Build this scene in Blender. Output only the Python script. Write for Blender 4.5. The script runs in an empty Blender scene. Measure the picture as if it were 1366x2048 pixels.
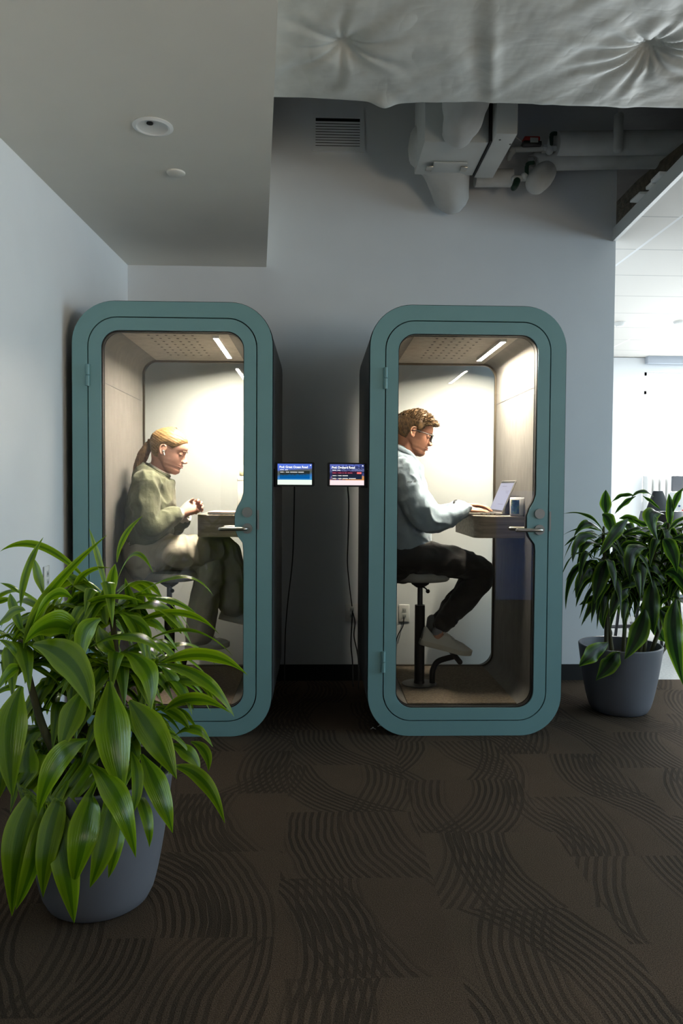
import bpy, bmesh, math, random
from mathutils import Vector as V, Matrix, noise, Quaternion
PI = math.pi
S = bpy.context.scene
COL = S.collection
W_, H_ = 1366, 2048

# ---------------------------------------------------------------- camera
CAM = V((0, -3.808, 1.2775)); YAW, PITCH, ROLL, F = .0307, .033, .0062, 1499.0
def cam_axes():
    cy, sy, cp, sp = math.cos(YAW), math.sin(YAW), math.cos(PITCH), math.sin(PITCH)
    f = V((sy*cp, cy*cp, -sp)); r = V((cy, -sy, 0)); u = r.cross(f)
    cr, sr = math.cos(ROLL), math.sin(ROLL)
    return f, r*cr+u*sr, u*cr-r*sr
CF, CR, CU = cam_axes()
def ray(x, y): return CF+CR*((x-W_/2)/F)-CU*((y-H_/2)/F)
def at(x, y, Y):
    d = ray(x, y); return CAM+d*((Y-CAM.y)/d.y)
def atz(x, y, Z):
    d = ray(x, y); return CAM+d*((Z-CAM.z)/d.z)
cd = bpy.data.cameras.new('camera'); cam = bpy.data.objects.new('camera', cd); COL.objects.link(cam)
m = Matrix((CR, CU, -CF)).transposed().to_4x4(); m.translation = CAM
cam.matrix_world = m
cd.sensor_fit = 'VERTICAL'; cd.sensor_height = 36; cd.lens = F/H_*36; cd.clip_start = .05
S.camera = cam
S.view_settings.view_transform = 'Standard'; S.view_settings.look = 'None'
S.view_settings.gamma = 1; S.view_settings.exposure = 0

# ---------------------------------------------------------------- materials
def lin(c):
    return tuple((x/255/12.92 if x/255 <= .04045 else ((x/255+.055)/1.055)**2.4) for x in c)+(1,)
def nmat(name):
    m = bpy.data.materials.new(name); m.use_nodes = True
    nt = m.node_tree; return m, nt, nt.nodes['Principled BSDF']
def mth(nt, op, a, b=None, c=None):
    n = nt.nodes.new('ShaderNodeMath'); n.operation = op
    for i, v in enumerate((a, b, c)):
        if v is None: continue
        if isinstance(v, (int, float)): n.inputs[i].default_value = v
        else: nt.links.new(v, n.inputs[i])
    return n.outputs[0]
def coords(nt, scale=(1, 1, 1), kind='Object', loc=(0, 0, 0)):
    t = nt.nodes.new('ShaderNodeTexCoord'); mp = nt.nodes.new('ShaderNodeMapping')
    mp.inputs['Scale'].default_value = scale; mp.inputs['Location'].default_value = loc
    nt.links.new(t.outputs[kind], mp.inputs[0]); return mp.outputs[0]
def noise_tex(nt, vec, scale, detail=3, rough=.5):
    n = nt.nodes.new('ShaderNodeTexNoise'); n.inputs['Scale'].default_value = scale
    n.inputs['Detail'].default_value = detail; n.inputs['Roughness'].default_value = rough
    nt.links.new(vec, n.inputs['Vector']); return n.outputs['Fac']
def ramp(nt, fac, stops):
    r = nt.nodes.new('ShaderNodeValToRGB'); e = r.color_ramp.elements
    while len(e) < len(stops): e.new(.5)
    for el, (p, c) in zip(e, stops): el.position = p; el.color = c
    nt.links.new(fac, r.inputs[0]); return r.outputs[0]
def mixc(nt, fac, a, b):
    n = nt.nodes.new('ShaderNodeMix'); n.data_type = 'RGBA'
    if isinstance(fac, (int, float)): n.inputs[0].default_value = fac
    else: nt.links.new(fac, n.inputs[0])
    for i, v in ((6, a), (7, b)):
        if isinstance(v, tuple): n.inputs[i].default_value = v
        else: nt.links.new(v, n.inputs[i])
    return n.outputs[2]
def bump(nt, bs, h, strength, dist=.01):
    b = nt.nodes.new('ShaderNodeBump'); b.inputs['Strength'].default_value = strength
    b.inputs['Distance'].default_value = dist
    nt.links.new(h, b.inputs['Height']); nt.links.new(b.outputs[0], bs.inputs['Normal'])
def mat(name, rgb, rough=.5, metal=0, var=(8, .08), bmp=None, stretch=(1, 1, 1), spec=None):
    m, nt, bs = nmat(name)
    c = coords(nt, stretch); n = noise_tex(nt, c, var[0])
    base = lin(rgb); k = var[1]
    lo = tuple(x*(1-k) for x in base[:3])+(1,); hi = tuple(min(1, x*(1+k)) for x in base[:3])+(1,)
    nt.links.new(ramp(nt, n, [(.3, lo), (.7, hi)]), bs.inputs['Base Color'])
    bs.inputs['Roughness'].default_value = rough; bs.inputs['Metallic'].default_value = metal
    if spec is not None: bs.inputs['Specular IOR Level'].default_value = spec
    if bmp: bump(nt, bs, noise_tex(nt, c, bmp[0], 4), bmp[1], bmp[2] if len(bmp) > 2 else .005)
    return m
def emis(name, rgb, strength):
    m = bpy.data.materials.new(name); m.use_nodes = True; nt = m.node_tree
    nt.nodes.remove(nt.nodes['Principled BSDF'])
    e = nt.nodes.new('ShaderNodeEmission'); e.inputs[0].default_value = lin(rgb); e.inputs[1].default_value = strength
    nt.links.new(e.outputs[0], nt.nodes['Material Output'].inputs[0]); return m
def glassmat(name, tint=(251, 252, 251), refl=1.0):
    m = bpy.data.materials.new(name); m.use_nodes = True; nt = m.node_tree
    nt.nodes.remove(nt.nodes['Principled BSDF'])
    t = nt.nodes.new('ShaderNodeBsdfTransparent'); t.inputs[0].default_value = lin(tint)
    g = nt.nodes.new('ShaderNodeBsdfGlossy'); g.inputs['Roughness'].default_value = .005
    fr = nt.nodes.new('ShaderNodeFresnel'); fr.inputs[0].default_value = 1.5
    mx = nt.nodes.new('ShaderNodeMixShader')
    nt.links.new(mth(nt, 'MULTIPLY', fr.outputs[0], refl), mx.inputs[0])
    nt.links.new(t.outputs[0], mx.inputs[1]); nt.links.new(g.outputs[0], mx.inputs[2])
    nt.links.new(mx.outputs[0], nt.nodes['Material Output'].inputs[0]); return m

M = {}
M['wall'] = mat('wall_paint', (226, 229, 232), .85, var=(3, .02), bmp=(180, .08, .001))
M['ceiling'] = mat('ceiling_paint', (224, 221, 212), .9, var=(3, .02))
M['slab'] = mat('concrete_slab', (92, 92, 90), .9, var=(3, .25), bmp=(30, .3))
M['beam'] = mat('fireproofed_beam', (84, 76, 60), .95, var=(22, .45), bmp=(60, .8, .02))
M['teal'] = mat('teal_lacquer', (118, 158, 160), .42, var=(5, .03), bmp=(400, .03, .0005))
M['shell'] = mat('charcoal_laminate', (62, 64, 66), .6, var=(6, .06))
M['seal'] = mat('black_rubber', (14, 14, 14), .7, var=(6, .05))
M['felt'] = mat('grey_felt', (108, 106, 102), .95, var=(26, .10), bmp=(260, .35, .002), stretch=(1, 1, .35))
M['ceilfelt'] = mat('lightened_felt', (176, 170, 160), .95, var=(26, .1), bmp=(260, .3, .002))  # lighter copy of the felt; its colour makes up for weak bounce light
M['feltfloor'] = mat('booth_carpet', (104, 94, 80), .95, var=(90, .3), bmp=(300, .5, .003))
M['bronze'] = mat('bronze_trim', (104, 96, 84), .4, 1, var=(4, .05))
M['steel'] = mat('brushed_steel', (190, 186, 178), .28, 1, var=(40, .05), stretch=(.05, 1, 1))
M['disc'] = mat('satin_nickel', (152, 154, 152), .45, .6, var=(9, .04))
M['glass'] = glassmat('clear_glass', refl=.85)
M['rearglass'] = glassmat('low_reflection_glass', refl=.4)  # reflection lowered so more strip light shows on the wall behind
M['blackmetal'] = mat('black_metal', (16, 16, 17), .45, .3, var=(6, .1))
M['graphite'] = mat('graphite_steel', (90, 90, 92), .3, .9, var=(6, .1))
M['seatpad'] = mat('grey_seat_fabric', (150, 152, 148), .8, var=(30, .1), bmp=(250, .2, .001))
M['white'] = mat('white_plastic', (232, 232, 230), .4, var=(5, .02))
M['offwhite'] = mat('offwhite_metal', (200, 204, 203), .5, var=(4, .05))
M['pipewrap'] = mat('white_pipe_jacket', (196, 198, 197), .7, var=(9, .07), bmp=(40, .2, .004))
M['hole'] = mat('opening_shade', (10, 10, 9), .9, var=(4, .02))  # flat black that stands in for the shade inside openings
M['black'] = mat('black_plastic', (15, 16, 18), .4, var=(6, .05))
M['potgrey'] = mat('grey_planter', (100, 102, 109), .5, var=(5, .04), bmp=(90, .05, .002))
M['soil'] = mat('potting_soil', (38, 28, 20), .95, var=(40, .5), bmp=(60, .9, .02))
M['stem'] = mat('plant_stem', (74, 70, 44), .8, var=(30, .3), bmp=(60, .4), stretch=(1, 1, .2))
M['skinw'] = mat('skin_fair', (222, 170, 150), .5, var=(30, .05), bmp=(300, .06, .001))
M['skinm'] = mat('skin_tan', (200, 144, 116), .5, var=(30, .05), bmp=(300, .06, .001))
M['lip'] = mat('lip', (190, 110, 102), .45, var=(30, .04))
M['eye'] = mat('eye_white', (225, 220, 212), .2, var=(5, .02))
M['iris'] = mat('eye_dark', (30, 24, 20), .2, var=(5, .02))
M['brow'] = mat('eyebrow_hair', (96, 70, 46), .8, var=(90, .3))
M['red'] = mat('red_cover', (178, 34, 26), .5, var=(6, .1))
M['green'] = mat('dark_green_handle', (22, 54, 42), .5, var=(6, .1))

def hairmat(name, a, b, stretch):
    m, nt, bs = nmat(name)
    c = coords(nt, stretch); n = noise_tex(nt, c, 1.0, 5, .6)
    nt.links.new(ramp(nt, n, [(.36, lin(a)), (.62, lin(b))]), bs.inputs['Base Color'])
    bs.inputs['Roughness'].default_value = .45
    bump(nt, bs, n, .5, .003); return m
M['hairw'] = hairmat('blonde_hair', (100, 76, 46), (168, 134, 88), (22, 260, 200))
M['hairp'] = hairmat('ponytail_hair', (72, 54, 36), (132, 100, 64), (190, 190, 18))
M['hairm'] = hairmat('brown_hair', (66, 50, 32), (132, 102, 66), (110, 160, 60))
def cloth(name, rgb, sc, st, var=.1, rough=.9, weave=900):
    m, nt, bs = nmat(name)
    c = coords(nt); n = noise_tex(nt, c, sc, 3); w = noise_tex(nt, c, weave, 2)
    b = lin(rgb); lo = tuple(x*(1-var) for x in b[:3])+(1,); hi = tuple(min(1, x*(1+var)) for x in b[:3])+(1,)
    nt.links.new(ramp(nt, mth(nt, 'MULTIPLY_ADD', w, .4, mth(nt, 'MULTIPLY', n, .6)), [(.35, lo), (.65, hi)]), bs.inputs['Base Color'])
    bs.inputs['Roughness'].default_value = rough
    bs.inputs['Sheen Weight'].default_value = .15
    bump(nt, bs, mth(nt, 'MULTIPLY_ADD', w, .15, n), st, .012); return m
M['sweater'] = cloth('olive_knit', (106, 110, 86), 26, .5, .14)
M['shirtw'] = cloth('white_cotton', (232, 226, 216), 30, .4, .03)
M['trousers'] = cloth('cream_twill', (190, 183, 166), 14, .45, .04)
M['hoodie'] = cloth('pale_blue_jersey', (146, 165, 178), 22, .5, .05)
M['pants'] = cloth('black_trouser', (30, 28, 27), 16, .4, .12)
M['sock'] = cloth('grey_sock', (140, 142, 146), 60, .3, .06)
M['shoe'] = mat('white_leather', (212, 210, 198), .55, var=(12, .05), bmp=(90, .1, .002))
M['sole'] = mat('shoe_rubber', (204, 198, 180), .7, var=(12, .06))
M['lace'] = mat('white_lace', (226, 224, 214), .9, var=(60, .06))

def woodmat():
    m, nt, bs = nmat('oak_veneer')
    c = coords(nt, (1.2, 14, 30)); n = noise_tex(nt, c, 2.2, 5, .6)
    nt.links.new(ramp(nt, n, [(.3, lin((116, 104, 90))), (.52, lin((146, 132, 115))), (.75, lin((166, 152, 134)))]), bs.inputs['Base Color'])
    bs.inputs['Roughness'].default_value = .5; bump(nt, bs, n, .06, .003); return m
M['wood'] = woodmat()

def carpetmat():
    m, nt, bs = nmat('plank_carpet')
    t = nt.nodes.new('ShaderNodeTexCoord'); sp = nt.nodes.new('ShaderNodeSeparateXYZ')
    wv = nt.nodes.new('ShaderNodeTexNoise'); wv.inputs['Scale'].default_value = 3.0
    nt.links.new(t.outputs['Object'], wv.inputs['Vector'])
    nt.links.new(t.outputs['Object'], sp.inputs[0])
    x, y = sp.outputs[0], sp.outputs[1]
    cx = mth(nt, 'DIVIDE', mth(nt, 'ADD', x, 20.12), .5); ix = mth(nt, 'FLOOR', cx); fx = mth(nt, 'SUBTRACT', cx, ix)
    off = mth(nt, 'MULTIPLY', mth(nt, 'MODULO', mth(nt, 'MULTIPLY', ix, .37), 1.0), 1.0)
    cyy = mth(nt, 'ADD', mth(nt, 'DIVIDE', mth(nt, 'ADD', y, 20), .5), off); iy = mth(nt, 'FLOOR', cyy); fy = mth(nt, 'SUBTRACT', cyy, iy)
    def rnd(k):
        cb = nt.nodes.new('ShaderNodeCombineXYZ'); nt.links.new(ix, cb.inputs[0]); nt.links.new(iy, cb.inputs[1]); cb.inputs[2].default_value = k
        w = nt.nodes.new('ShaderNodeTexWhiteNoise'); nt.links.new(cb.outputs[0], w.inputs[0]); return w.outputs[0]
    warp = mth(nt, 'MULTIPLY', mth(nt, 'SUBTRACT', wv.outputs['Fac'], .5), .10)
    def arcs(k, freq, rad):
        a = rnd(k); sx = mth(nt, 'SUBTRACT', mth(nt, 'MULTIPLY', mth(nt, 'GREATER_THAN', rnd(k+7), .5), 2), 1)
        px = mth(nt, 'SUBTRACT', mth(nt, 'ADD', fx, warp), mth(nt, 'ADD', .5, mth(nt, 'MULTIPLY', sx, mth(nt, 'ADD', rad, mth(nt, 'MULTIPLY', a, .9)))))
        py = mth(nt, 'SUBTRACT', mth(nt, 'ADD', fy, warp), mth(nt, 'SUBTRACT', mth(nt, 'MULTIPLY', rnd(k+3), 1.6), .3))
        r = mth(nt, 'SQRT', mth(nt, 'ADD', mth(nt, 'MULTIPLY', px, px), mth(nt, 'MULTIPLY', py, py)))
        s = mth(nt, 'SINE', mth(nt, 'MULTIPLY', r, freq))
        band = mth(nt, 'SINE', mth(nt, 'MULTIPLY_ADD', r, 6.5, mth(nt, 'MULTIPLY', rnd(k+5), 6.28)))
        bm_ = nt.nodes.new('ShaderNodeMapRange'); bm_.interpolation_type = 'SMOOTHSTEP'
        nt.links.new(band, bm_.inputs[0]); bm_.inputs[1].default_value = -.1; bm_.inputs[2].default_value = .3
        st = nt.nodes.new('ShaderNodeMapRange'); st.interpolation_type = 'SMOOTHSTEP'
        nt.links.new(s, st.inputs[0]); st.inputs[1].default_value = -.35; st.inputs[2].default_value = .45
        return mth(nt, 'MULTIPLY', bm_.outputs[0], st.outputs[0])
    a1, a2 = arcs(1, 122, .9), arcs(31, 108, 1.3)
    pat = mth(nt, 'MAXIMUM', a1, mth(nt, 'MULTIPLY', a2, .8))
    co = t.outputs['Object']
    fine = noise_tex(nt, co, 330, 2); mid = noise_tex(nt, co, 5, 3)
    pat2 = mth(nt, 'MULTIPLY', pat, mth(nt, 'ADD', .5, mth(nt, 'MULTIPLY', mid, .7)))
    base = mixc(nt, mid, lin((80, 67, 56)), lin((70, 61, 49)))
    tone = mixc(nt, mth(nt, 'MULTIPLY', rnd(90), .35), base, lin((68, 55, 46)))
    colr = mixc(nt, pat2, tone, lin((50, 43, 36)))
    fr = nt.nodes.new('ShaderNodeMix'); fr.data_type = 'RGBA'; fr.blend_type = 'MULTIPLY'; fr.inputs[0].default_value = 1
    nt.links.new(colr, fr.inputs[6]); nt.links.new(ramp(nt, fine, [(.25, (.25, .25, .25, 1)), (.75, (1.7, 1.7, 1.7, 1))]), fr.inputs[7])
    nt.links.new(fr.outputs[2], bs.inputs['Base Color']); bs.inputs['Roughness'].default_value = 1
    bs.inputs['Specular IOR Level'].default_value = .1
    bump(nt, bs, mth(nt, 'SUBTRACT', fine, mth(nt, 'MULTIPLY', pat, .5)), .6, .006)
    return m
M['carpet'] = carpetmat()

def tilemat():
    m, nt, bs = nmat('acoustic_tile')
    t = nt.nodes.new('ShaderNodeTexCoord'); sp = nt.nodes.new('ShaderNodeSeparateXYZ'); nt.links.new(t.outputs['Object'], sp.inputs[0])
    def line(v, per, w, o):
        f = mth(nt, 'MODULO', mth(nt, 'ADD', v, 40+o), per); return mth(nt, 'LESS_THAN', f, w)
    l = mth(nt, 'MAXIMUM', line(sp.outputs[1], .61, .012, .2), 0)
    l2 = line(sp.outputs[0], 1.22, .02, .55)
    c = mixc(nt, l, lin((228, 224, 218)), lin((186, 184, 180)))
    c = mixc(nt, l2, c, lin((246, 246, 246)))
    nt.links.new(c, bs.inputs['Base Color']); bs.inputs['Roughness'].default_value = .9; return m
M['tile'] = tilemat()

def leafmat(name, mid, dark, edge, trans, rough=.3, e0=.34, e1=.47):
    m, nt, bs = nmat(name)
    uv = nt.nodes.new('ShaderNodeUVMap'); sp = nt.nodes.new('ShaderNodeSeparateXYZ'); nt.links.new(uv.outputs[0], sp.inputs[0])
    u = mth(nt, 'ABSOLUTE', mth(nt, 'SUBTRACT', sp.outputs[0], .5))     # 0 centre .. .5 edge
    mp = nt.nodes.new('ShaderNodeMapping'); mp.inputs['Scale'].default_value = (16, 1.2, 1); nt.links.new(uv.outputs[0], mp.inputs[0])
    n = noise_tex(nt, mp.outputs[0], 1.6, 3)
    k = mth(nt, 'ADD', u, mth(nt, 'MULTIPLY', mth(nt, 'SUBTRACT', n, .5), .22))
    c = ramp(nt, k, [(.03, lin(dark)), (.10, lin(dark)), (.17, lin(mid)), (e0, lin(mid)), (e1, lin(edge))])
    nt.links.new(c, bs.inputs['Base Color']); bs.inputs['Roughness'].default_value = rough
    ridge = mth(nt, 'SINE', mth(nt, 'MULTIPLY', sp.outputs[0], 75))
    bump(nt, bs, mth(nt, 'MULTIPLY_ADD', n, .8, mth(nt, 'MULTIPLY', ridge, .07)), .35, .004)
    tr = nt.nodes.new('ShaderNodeBsdfTranslucent'); nt.links.new(c, tr.inputs[0])
    mx = nt.nodes.new('ShaderNodeMixShader'); mx.inputs[0].default_value = trans
    nt.links.new(bs.outputs[0], mx.inputs[1]); nt.links.new(tr.outputs[0], mx.inputs[2])
    nt.links.new(mx.outputs[0], nt.nodes['Material Output'].inputs[0]); return m
M['leafl'] = leafmat('lime_striped_leaf', (104, 140, 14), (68, 106, 8), (138, 170, 30), .3, .24)
M['leafr'] = leafmat('backlit_leaf', (44, 76, 22), (18, 36, 14), (124, 158, 36), .54, .26, .32, .5)  # backlight painted in: dark blades, edges brightened as if window light glows through

def ductmat():
    m, nt, bs = nmat('insulation_wrap')
    c = coords(nt); n = noise_tex(nt, c, 7, 4); f = mth(nt, 'ADD', mth(nt, 'ABSOLUTE', mth(nt, 'SUBTRACT', noise_tex(nt, coords(nt, (2.2, 1, 1)), 2.2, 3, .5), .5)), mth(nt, 'MULTIPLY', mth(nt, 'ABSOLUTE', mth(nt, 'SUBTRACT', noise_tex(nt, coords(nt, (1, 2, 1)), 5, 2), .5)), .4))
    nt.links.new(ramp(nt, n, [(.3, lin((192, 194, 190))), (.7, lin((214, 215, 210)))]), bs.inputs['Base Color'])
    bs.inputs['Roughness'].default_value = .55; bump(nt, bs, f, .3, .045); return m
M['duct'] = ductmat()

# ---------------------------------------------------------------- mesh helpers
def finish(name, bm, m, parent=None, smooth=True, angle=40, loc=None):
    me = bpy.data.meshes.new(name)
    bmesh.ops.recalc_face_normals(bm, faces=bm.faces)
    if smooth:
        for f in bm.faces: f.smooth = True
        for e in bm.edges:
            if len(e.link_faces) == 2 and e.calc_face_angle(0) > math.radians(angle): e.smooth = False
    bm.to_mesh(me); bm.free()
    for mm in (m if isinstance(m, (list, tuple)) else [m]): me.materials.append(mm)
    o = bpy.data.objects.new(name, me); COL.objects.link(o)
    if parent: o.parent = parent
    if loc: o.location = loc
    return o
def thing(name, label, cat, loc=(0, 0, 0), group=None, rotz=0):
    o = bpy.data.objects.new(name, None); COL.objects.link(o); o.location = loc; o.rotation_euler.z = rotz
    o.empty_display_size = .05
    o['label'] = label; o['category'] = cat
    if group: o['group'] = group
    return o
def tag(o, label, cat, group=None):
    o['label'] = label; o['category'] = cat
    if group: o['group'] = group
    return o
def struct(name, bm, m, smooth=False):
    o = finish(name, bm, m, smooth=smooth); o['kind'] = 'structure'; return o
def box(bm, x0, x1, y0, y1, z0, z1, bev=0, seg=2):
    r = bmesh.ops.create_cube(bm, size=1); vs = r['verts']
    for v in vs: v.co = V(((x0+x1)/2+v.co.x*(x1-x0), (y0+y1)/2+v.co.y*(y1-y0), (z0+z1)/2+v.co.z*(z1-z0)))
    if bev:
        es = list({e for v in vs for e in v.link_edges})
        bmesh.ops.bevel(bm, geom=es, offset=bev, segments=seg, profile=.5, affect='EDGES')
    return vs
def nb(): return bmesh.new()
def loft(bm, rings, cap=True, closed=True):
    rv = [[bm.verts.new(p) for p in r] for r in rings]; n = len(rv[0])
    for a, b in zip(rv, rv[1:]):
        for i in range(n if closed else n-1):
            j = (i+1) % n
            bm.faces.new((a[i], a[j], b[j], b[i]))
    if cap and closed:
        bm.faces.new(list(reversed(rv[0]))); bm.faces.new(rv[-1])
    return rv
def smooth_path(pts, n):
    """Catmull-Rom through the rows of numbers"""
    P = [list(p) for p in pts]
    if len(P) == 2: return [[a+(b-a)*k/n for a, b in zip(*P)] for k in range(n+1)]
    P = [[2*a-b for a, b in zip(P[0], P[1])]]+P+[[2*a-b for a, b in zip(P[-1], P[-2])]]
    out = []
    for i in range(1, len(P)-2):
        for k in range(n):
            t = k/n
            out.append([.5*(2*b+(c-a)*t+(2*a-5*b+4*c-d)*t*t+(3*b-a-3*c+d)*t**3) for a, b, c, d in zip(P[i-1], P[i], P[i+1], P[i+2])])
    out.append(P[-2]); return out
def tube(bm, rows, seg=12, n=6, hint=(0, 1, 0), cap=True, dome=True):
    """rows: (point, r) or (point, r_along_hint, r_other)"""
    R = [list(p[0])+[p[1], p[2] if len(p) > 2 else p[1]] for p in rows]
    R = smooth_path(R, n); rings = []; h0 = V(hint)
    pts = [V(r[:3]) for r in R]
    N = len(pts)
    tan = [(pts[min(i+1, N-1)]-pts[max(i-1, 0)]).normalized() for i in range(N)]
    h = (h0-tan[0]*h0.dot(tan[0])).normalized()
    def ring(p, t, h, ra, rb):
        k = t.cross(h); return [p+h*(math.cos(a)*ra)+k*(math.sin(a)*rb) for a in (2*PI*i/seg for i in range(seg))]
    frames = []
    for i in range(N):
        h = h0-tan[i]*h0.dot(tan[i])
        if h.length < .25: h = frames[-1]-tan[i]*frames[-1].dot(tan[i]) if frames else tan[i].orthogonal()
        h.normalize(); frames.append(h)
    if dome:
        for a in (1.2, .75, .35):
            r = max(min(R[0][3], R[0][4]), 1e-4); rings.append(ring(pts[0]-tan[0]*r*math.sin(a), tan[0], frames[0], R[0][3]*math.cos(a), R[0][4]*math.cos(a)))
    for i in range(N): rings.append(ring(pts[i], tan[i], frames[i], max(R[i][3], 1e-4), max(R[i][4], 1e-4)))
    if dome:
        for a in (.35, .75, 1.2):
            r = min(R[-1][3], R[-1][4]); rings.append(ring(pts[-1]+tan[-1]*r*math.sin(a), tan[-1], frames[-1], R[-1][3]*math.cos(a), R[-1][4]*math.cos(a)))
    loft(bm, rings, cap)
def lathe(bm, prof, seg=32, c=(0, 0, 0), cap=False):
    rings = [[V((c[0]+r*math.cos(2*PI*i/seg), c[1]+r*math.sin(2*PI*i/seg), c[2]+z)) for i in range(seg)] for r, z in prof]
    loft(bm, rings, cap)
def cyl(bm, p, q, r, seg=16, r2=None):
    tube(bm, [(p, r), (q, r2 if r2 else r)], seg, 1, hint=(.31, .87, .4), dome=False)
def ball(bm, c, r, seg=16):
    rx, ry, rz = r if isinstance(r, (tuple, list)) else (r, r, r)
    rings = []
    for i in range(1, seg):
        a = PI*i/seg; rings.append([V((c[0]+rx*math.sin(a)*math.cos(2*PI*j/seg), c[1]+ry*math.sin(a)*math.sin(2*PI*j/seg), c[2]-rz*math.cos(a))) for j in range(seg)])
    loft(bm, rings)
def rrect(x0, x1, z0, z1, r, k=12, ne=1, bumpf=None):
    """rounded rectangle outline, counter-clockwise from lower left of bottom edge; bumpf(z) shifts right edge"""
    out = []
    def edge(a, b, n): 
        for i in range(n): out.append((a[0]+(b[0]-a[0])*i/n, a[1]+(b[1]-a[1])*i/n))
    def arc(cx, cz, a0):
        for i in range(k): t = a0+PI/2*i/k; out.append((cx+r*math.cos(t), cz+r*math.sin(t)))
    edge((x0+r, z0), (x1-r, z0), ne); arc(x1-r, z0+r, -PI/2)
    s = len(out); edge((x1, z0+r), (x1, z1-r), 48)
    if bumpf: out[s:] = [(x-bumpf(z), z) for x, z in out[s:]]
    arc(x1-r, z1-r, 0); edge((x1-r, z1), (x0+r, z1), ne); arc(x0+r, z1-r, PI/2); edge((x0, z1-r), (x0, z0+r), 48); arc(x0+r, z0+r, PI)
    return out
def frame(bm, outer, inner, y0, y1):
    n = len(outer); L = []
    for o, y in ((outer, y0), (outer, y1), (inner, y1), (inner, y0)): L.append([bm.verts.new((x, y, z)) for x, z in o])
    for a in range(4):
        A, B = L[a], L[(a+1) % 4]
        for i in range(n):
            j = (i+1) % n; bm.faces.new((A[i], A[j], B[j], B[i]))
def slab(bm, outline, y0, y1):
    a = [bm.verts.new((x, y0, z)) for x, z in outline]; b = [bm.verts.new((x, y1, z)) for x, z in outline]; n = len(a)
    bm.faces.new(a); bm.faces.new(list(reversed(b)))
    for i in range(n): j = (i+1) % n; bm.faces.new((a[j], a[i], b[i], b[j]))
def prism(bm, outline, z0, z1):
    a = [bm.verts.new((x, y, z0)) for x, y in outline]; b = [bm.verts.new((x, y, z1)) for x, y in outline]; n = len(a)
    bm.faces.new(list(reversed(a))); bm.faces.new(b)
    for i in range(n): j = (i+1) % n; bm.faces.new((a[i], a[j], b[j], b[i]))
def copy_tree(o, parent=None):
    c = o.copy(); COL.objects.link(c)
    if parent: c.parent = parent
    for ch in list(o.children): copy_tree(ch, c)
    return c
def text_mesh(txt, size, m, name, parent, mtx, bold=0):
    cu = bpy.data.curves.new(name, 'FONT'); cu.body = txt; cu.size = size; cu.extrude = .00012; cu.offset = bold; cu.resolution_u = 3
    t = bpy.data.objects.new(name, cu); COL.objects.link(t)
    dg = bpy.context.evaluated_depsgraph_get(); me = bpy.data.meshes.new_from_object(t.evaluated_get(dg))
    bpy.data.objects.remove(t); bpy.data.curves.remove(cu)
    me.materials.clear(); me.materials.append(m)
    o = bpy.data.objects.new(name, me); COL.objects.link(o); o.parent = parent; me.transform(mtx); return o
def remesh(bm, voxel, sm=4, fac=.5):
    me = bpy.data.meshes.new('tmp'); bmesh.ops.recalc_face_normals(bm, faces=bm.faces); bm.to_mesh(me); bm.free()
    o = bpy.data.objects.new('tmp', me); COL.objects.link(o)
    r = o.modifiers.new('r', 'REMESH'); r.mode = 'VOXEL'; r.voxel_size = voxel
    if sm: s = o.modifiers.new('s', 'SMOOTH'); s.iterations = sm; s.factor = fac
    dg = bpy.context.evaluated_depsgraph_get(); me2 = bpy.data.meshes.new_from_object(o.evaluated_get(dg))
    b = bmesh.new(); b.from_mesh(me2)
    bpy.data.objects.remove(o); bpy.data.meshes.remove(me); bpy.data.meshes.remove(me2)
    return b
def wrinkle(bm, fn):
    bm.normal_update()
    for v, d in [(v, v.normal*fn(v.co)) for v in bm.verts]: v.co += d
# ---------------------------------------------------------------- the room
WY = 1.12; CZ = 2.703; OZ = 2.904
wl0, wl1 = V((-1.24, WY, 0)), V((-1.24-.0742/1.763*(WY+9), -9, 0))
def lwall(y): return wl0.x+(wl1.x-wl0.x)*(WY-y)/(WY+9)
sof0 = V((-.346, WY)); sof_k = (-.126+.346)/(1.559+WY)
def sofx(y): return sof0.x+sof_k*(WY-y)
FX0, FX1, FY0, FY1 = -1.9, 9.0, -9.2, 5.6
b = nb(); box(b, FX0, FX1, FY0, WY, -.1, 0); struct('floor', b, M['carpet'])
b = nb(); box(b, FX0, FX1, WY, FY1, -.1, 0); struct('floor_office', b, mat('pale_bounce_floor', (176, 176, 174), .95, var=(60, .15), bmp=(200, .3, .003)))  # paled so the floor bounces light up to the office ceiling
b = nb(); box(b, -1.6, 1.945, WY, WY+.16, 0, 4.05); struct('wall_back', b, M['wall'])
b = nb(); prism(b, [(lwall(WY)-.2, WY), (lwall(-9)-.2, -9), (lwall(-9), -9), (lwall(WY), WY)], 0, 4.05); struct('wall_left', b, M['wall'])
b = nb(); prism(b, [(lwall(-9), -9), (sofx(-9), -9), (sofx(WY), WY), (lwall(WY), WY)], CZ, 4.0); struct('ceiling', b, M['ceiling'])
b = nb(); box(b, FX0, FX1, FY0, FY1, 4.05, 4.15); struct('ceiling_slab', b, M['slab'])
fas0, fas1 = atz(1231, 483, OZ), atz(1366, 350, OZ)
def fasx(y): return fas0.x+(fas1.x-fas0.x)*(fas0.y-y)/(fas0.y-fas1.y)
b = nb(); prism(b, [(fasx(-9.1), -9.1), (FX1, -9.1), (FX1, FY1), (fas0.x+.004, FY1), (fas0.x+.004, WY)], OZ+.004, OZ+.03); struct('ceiling_office', b, M['tile'])
b = nb(); prism(b, [(fasx(-9.1)-.02, -9.1), (fasx(-9.1)+.004, -9.1), (fas0.x+.004, WY-.001), (fas0.x-.02, WY-.001)], OZ, OZ+.085); struct('trim_1', b, M['offwhite'])
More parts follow.
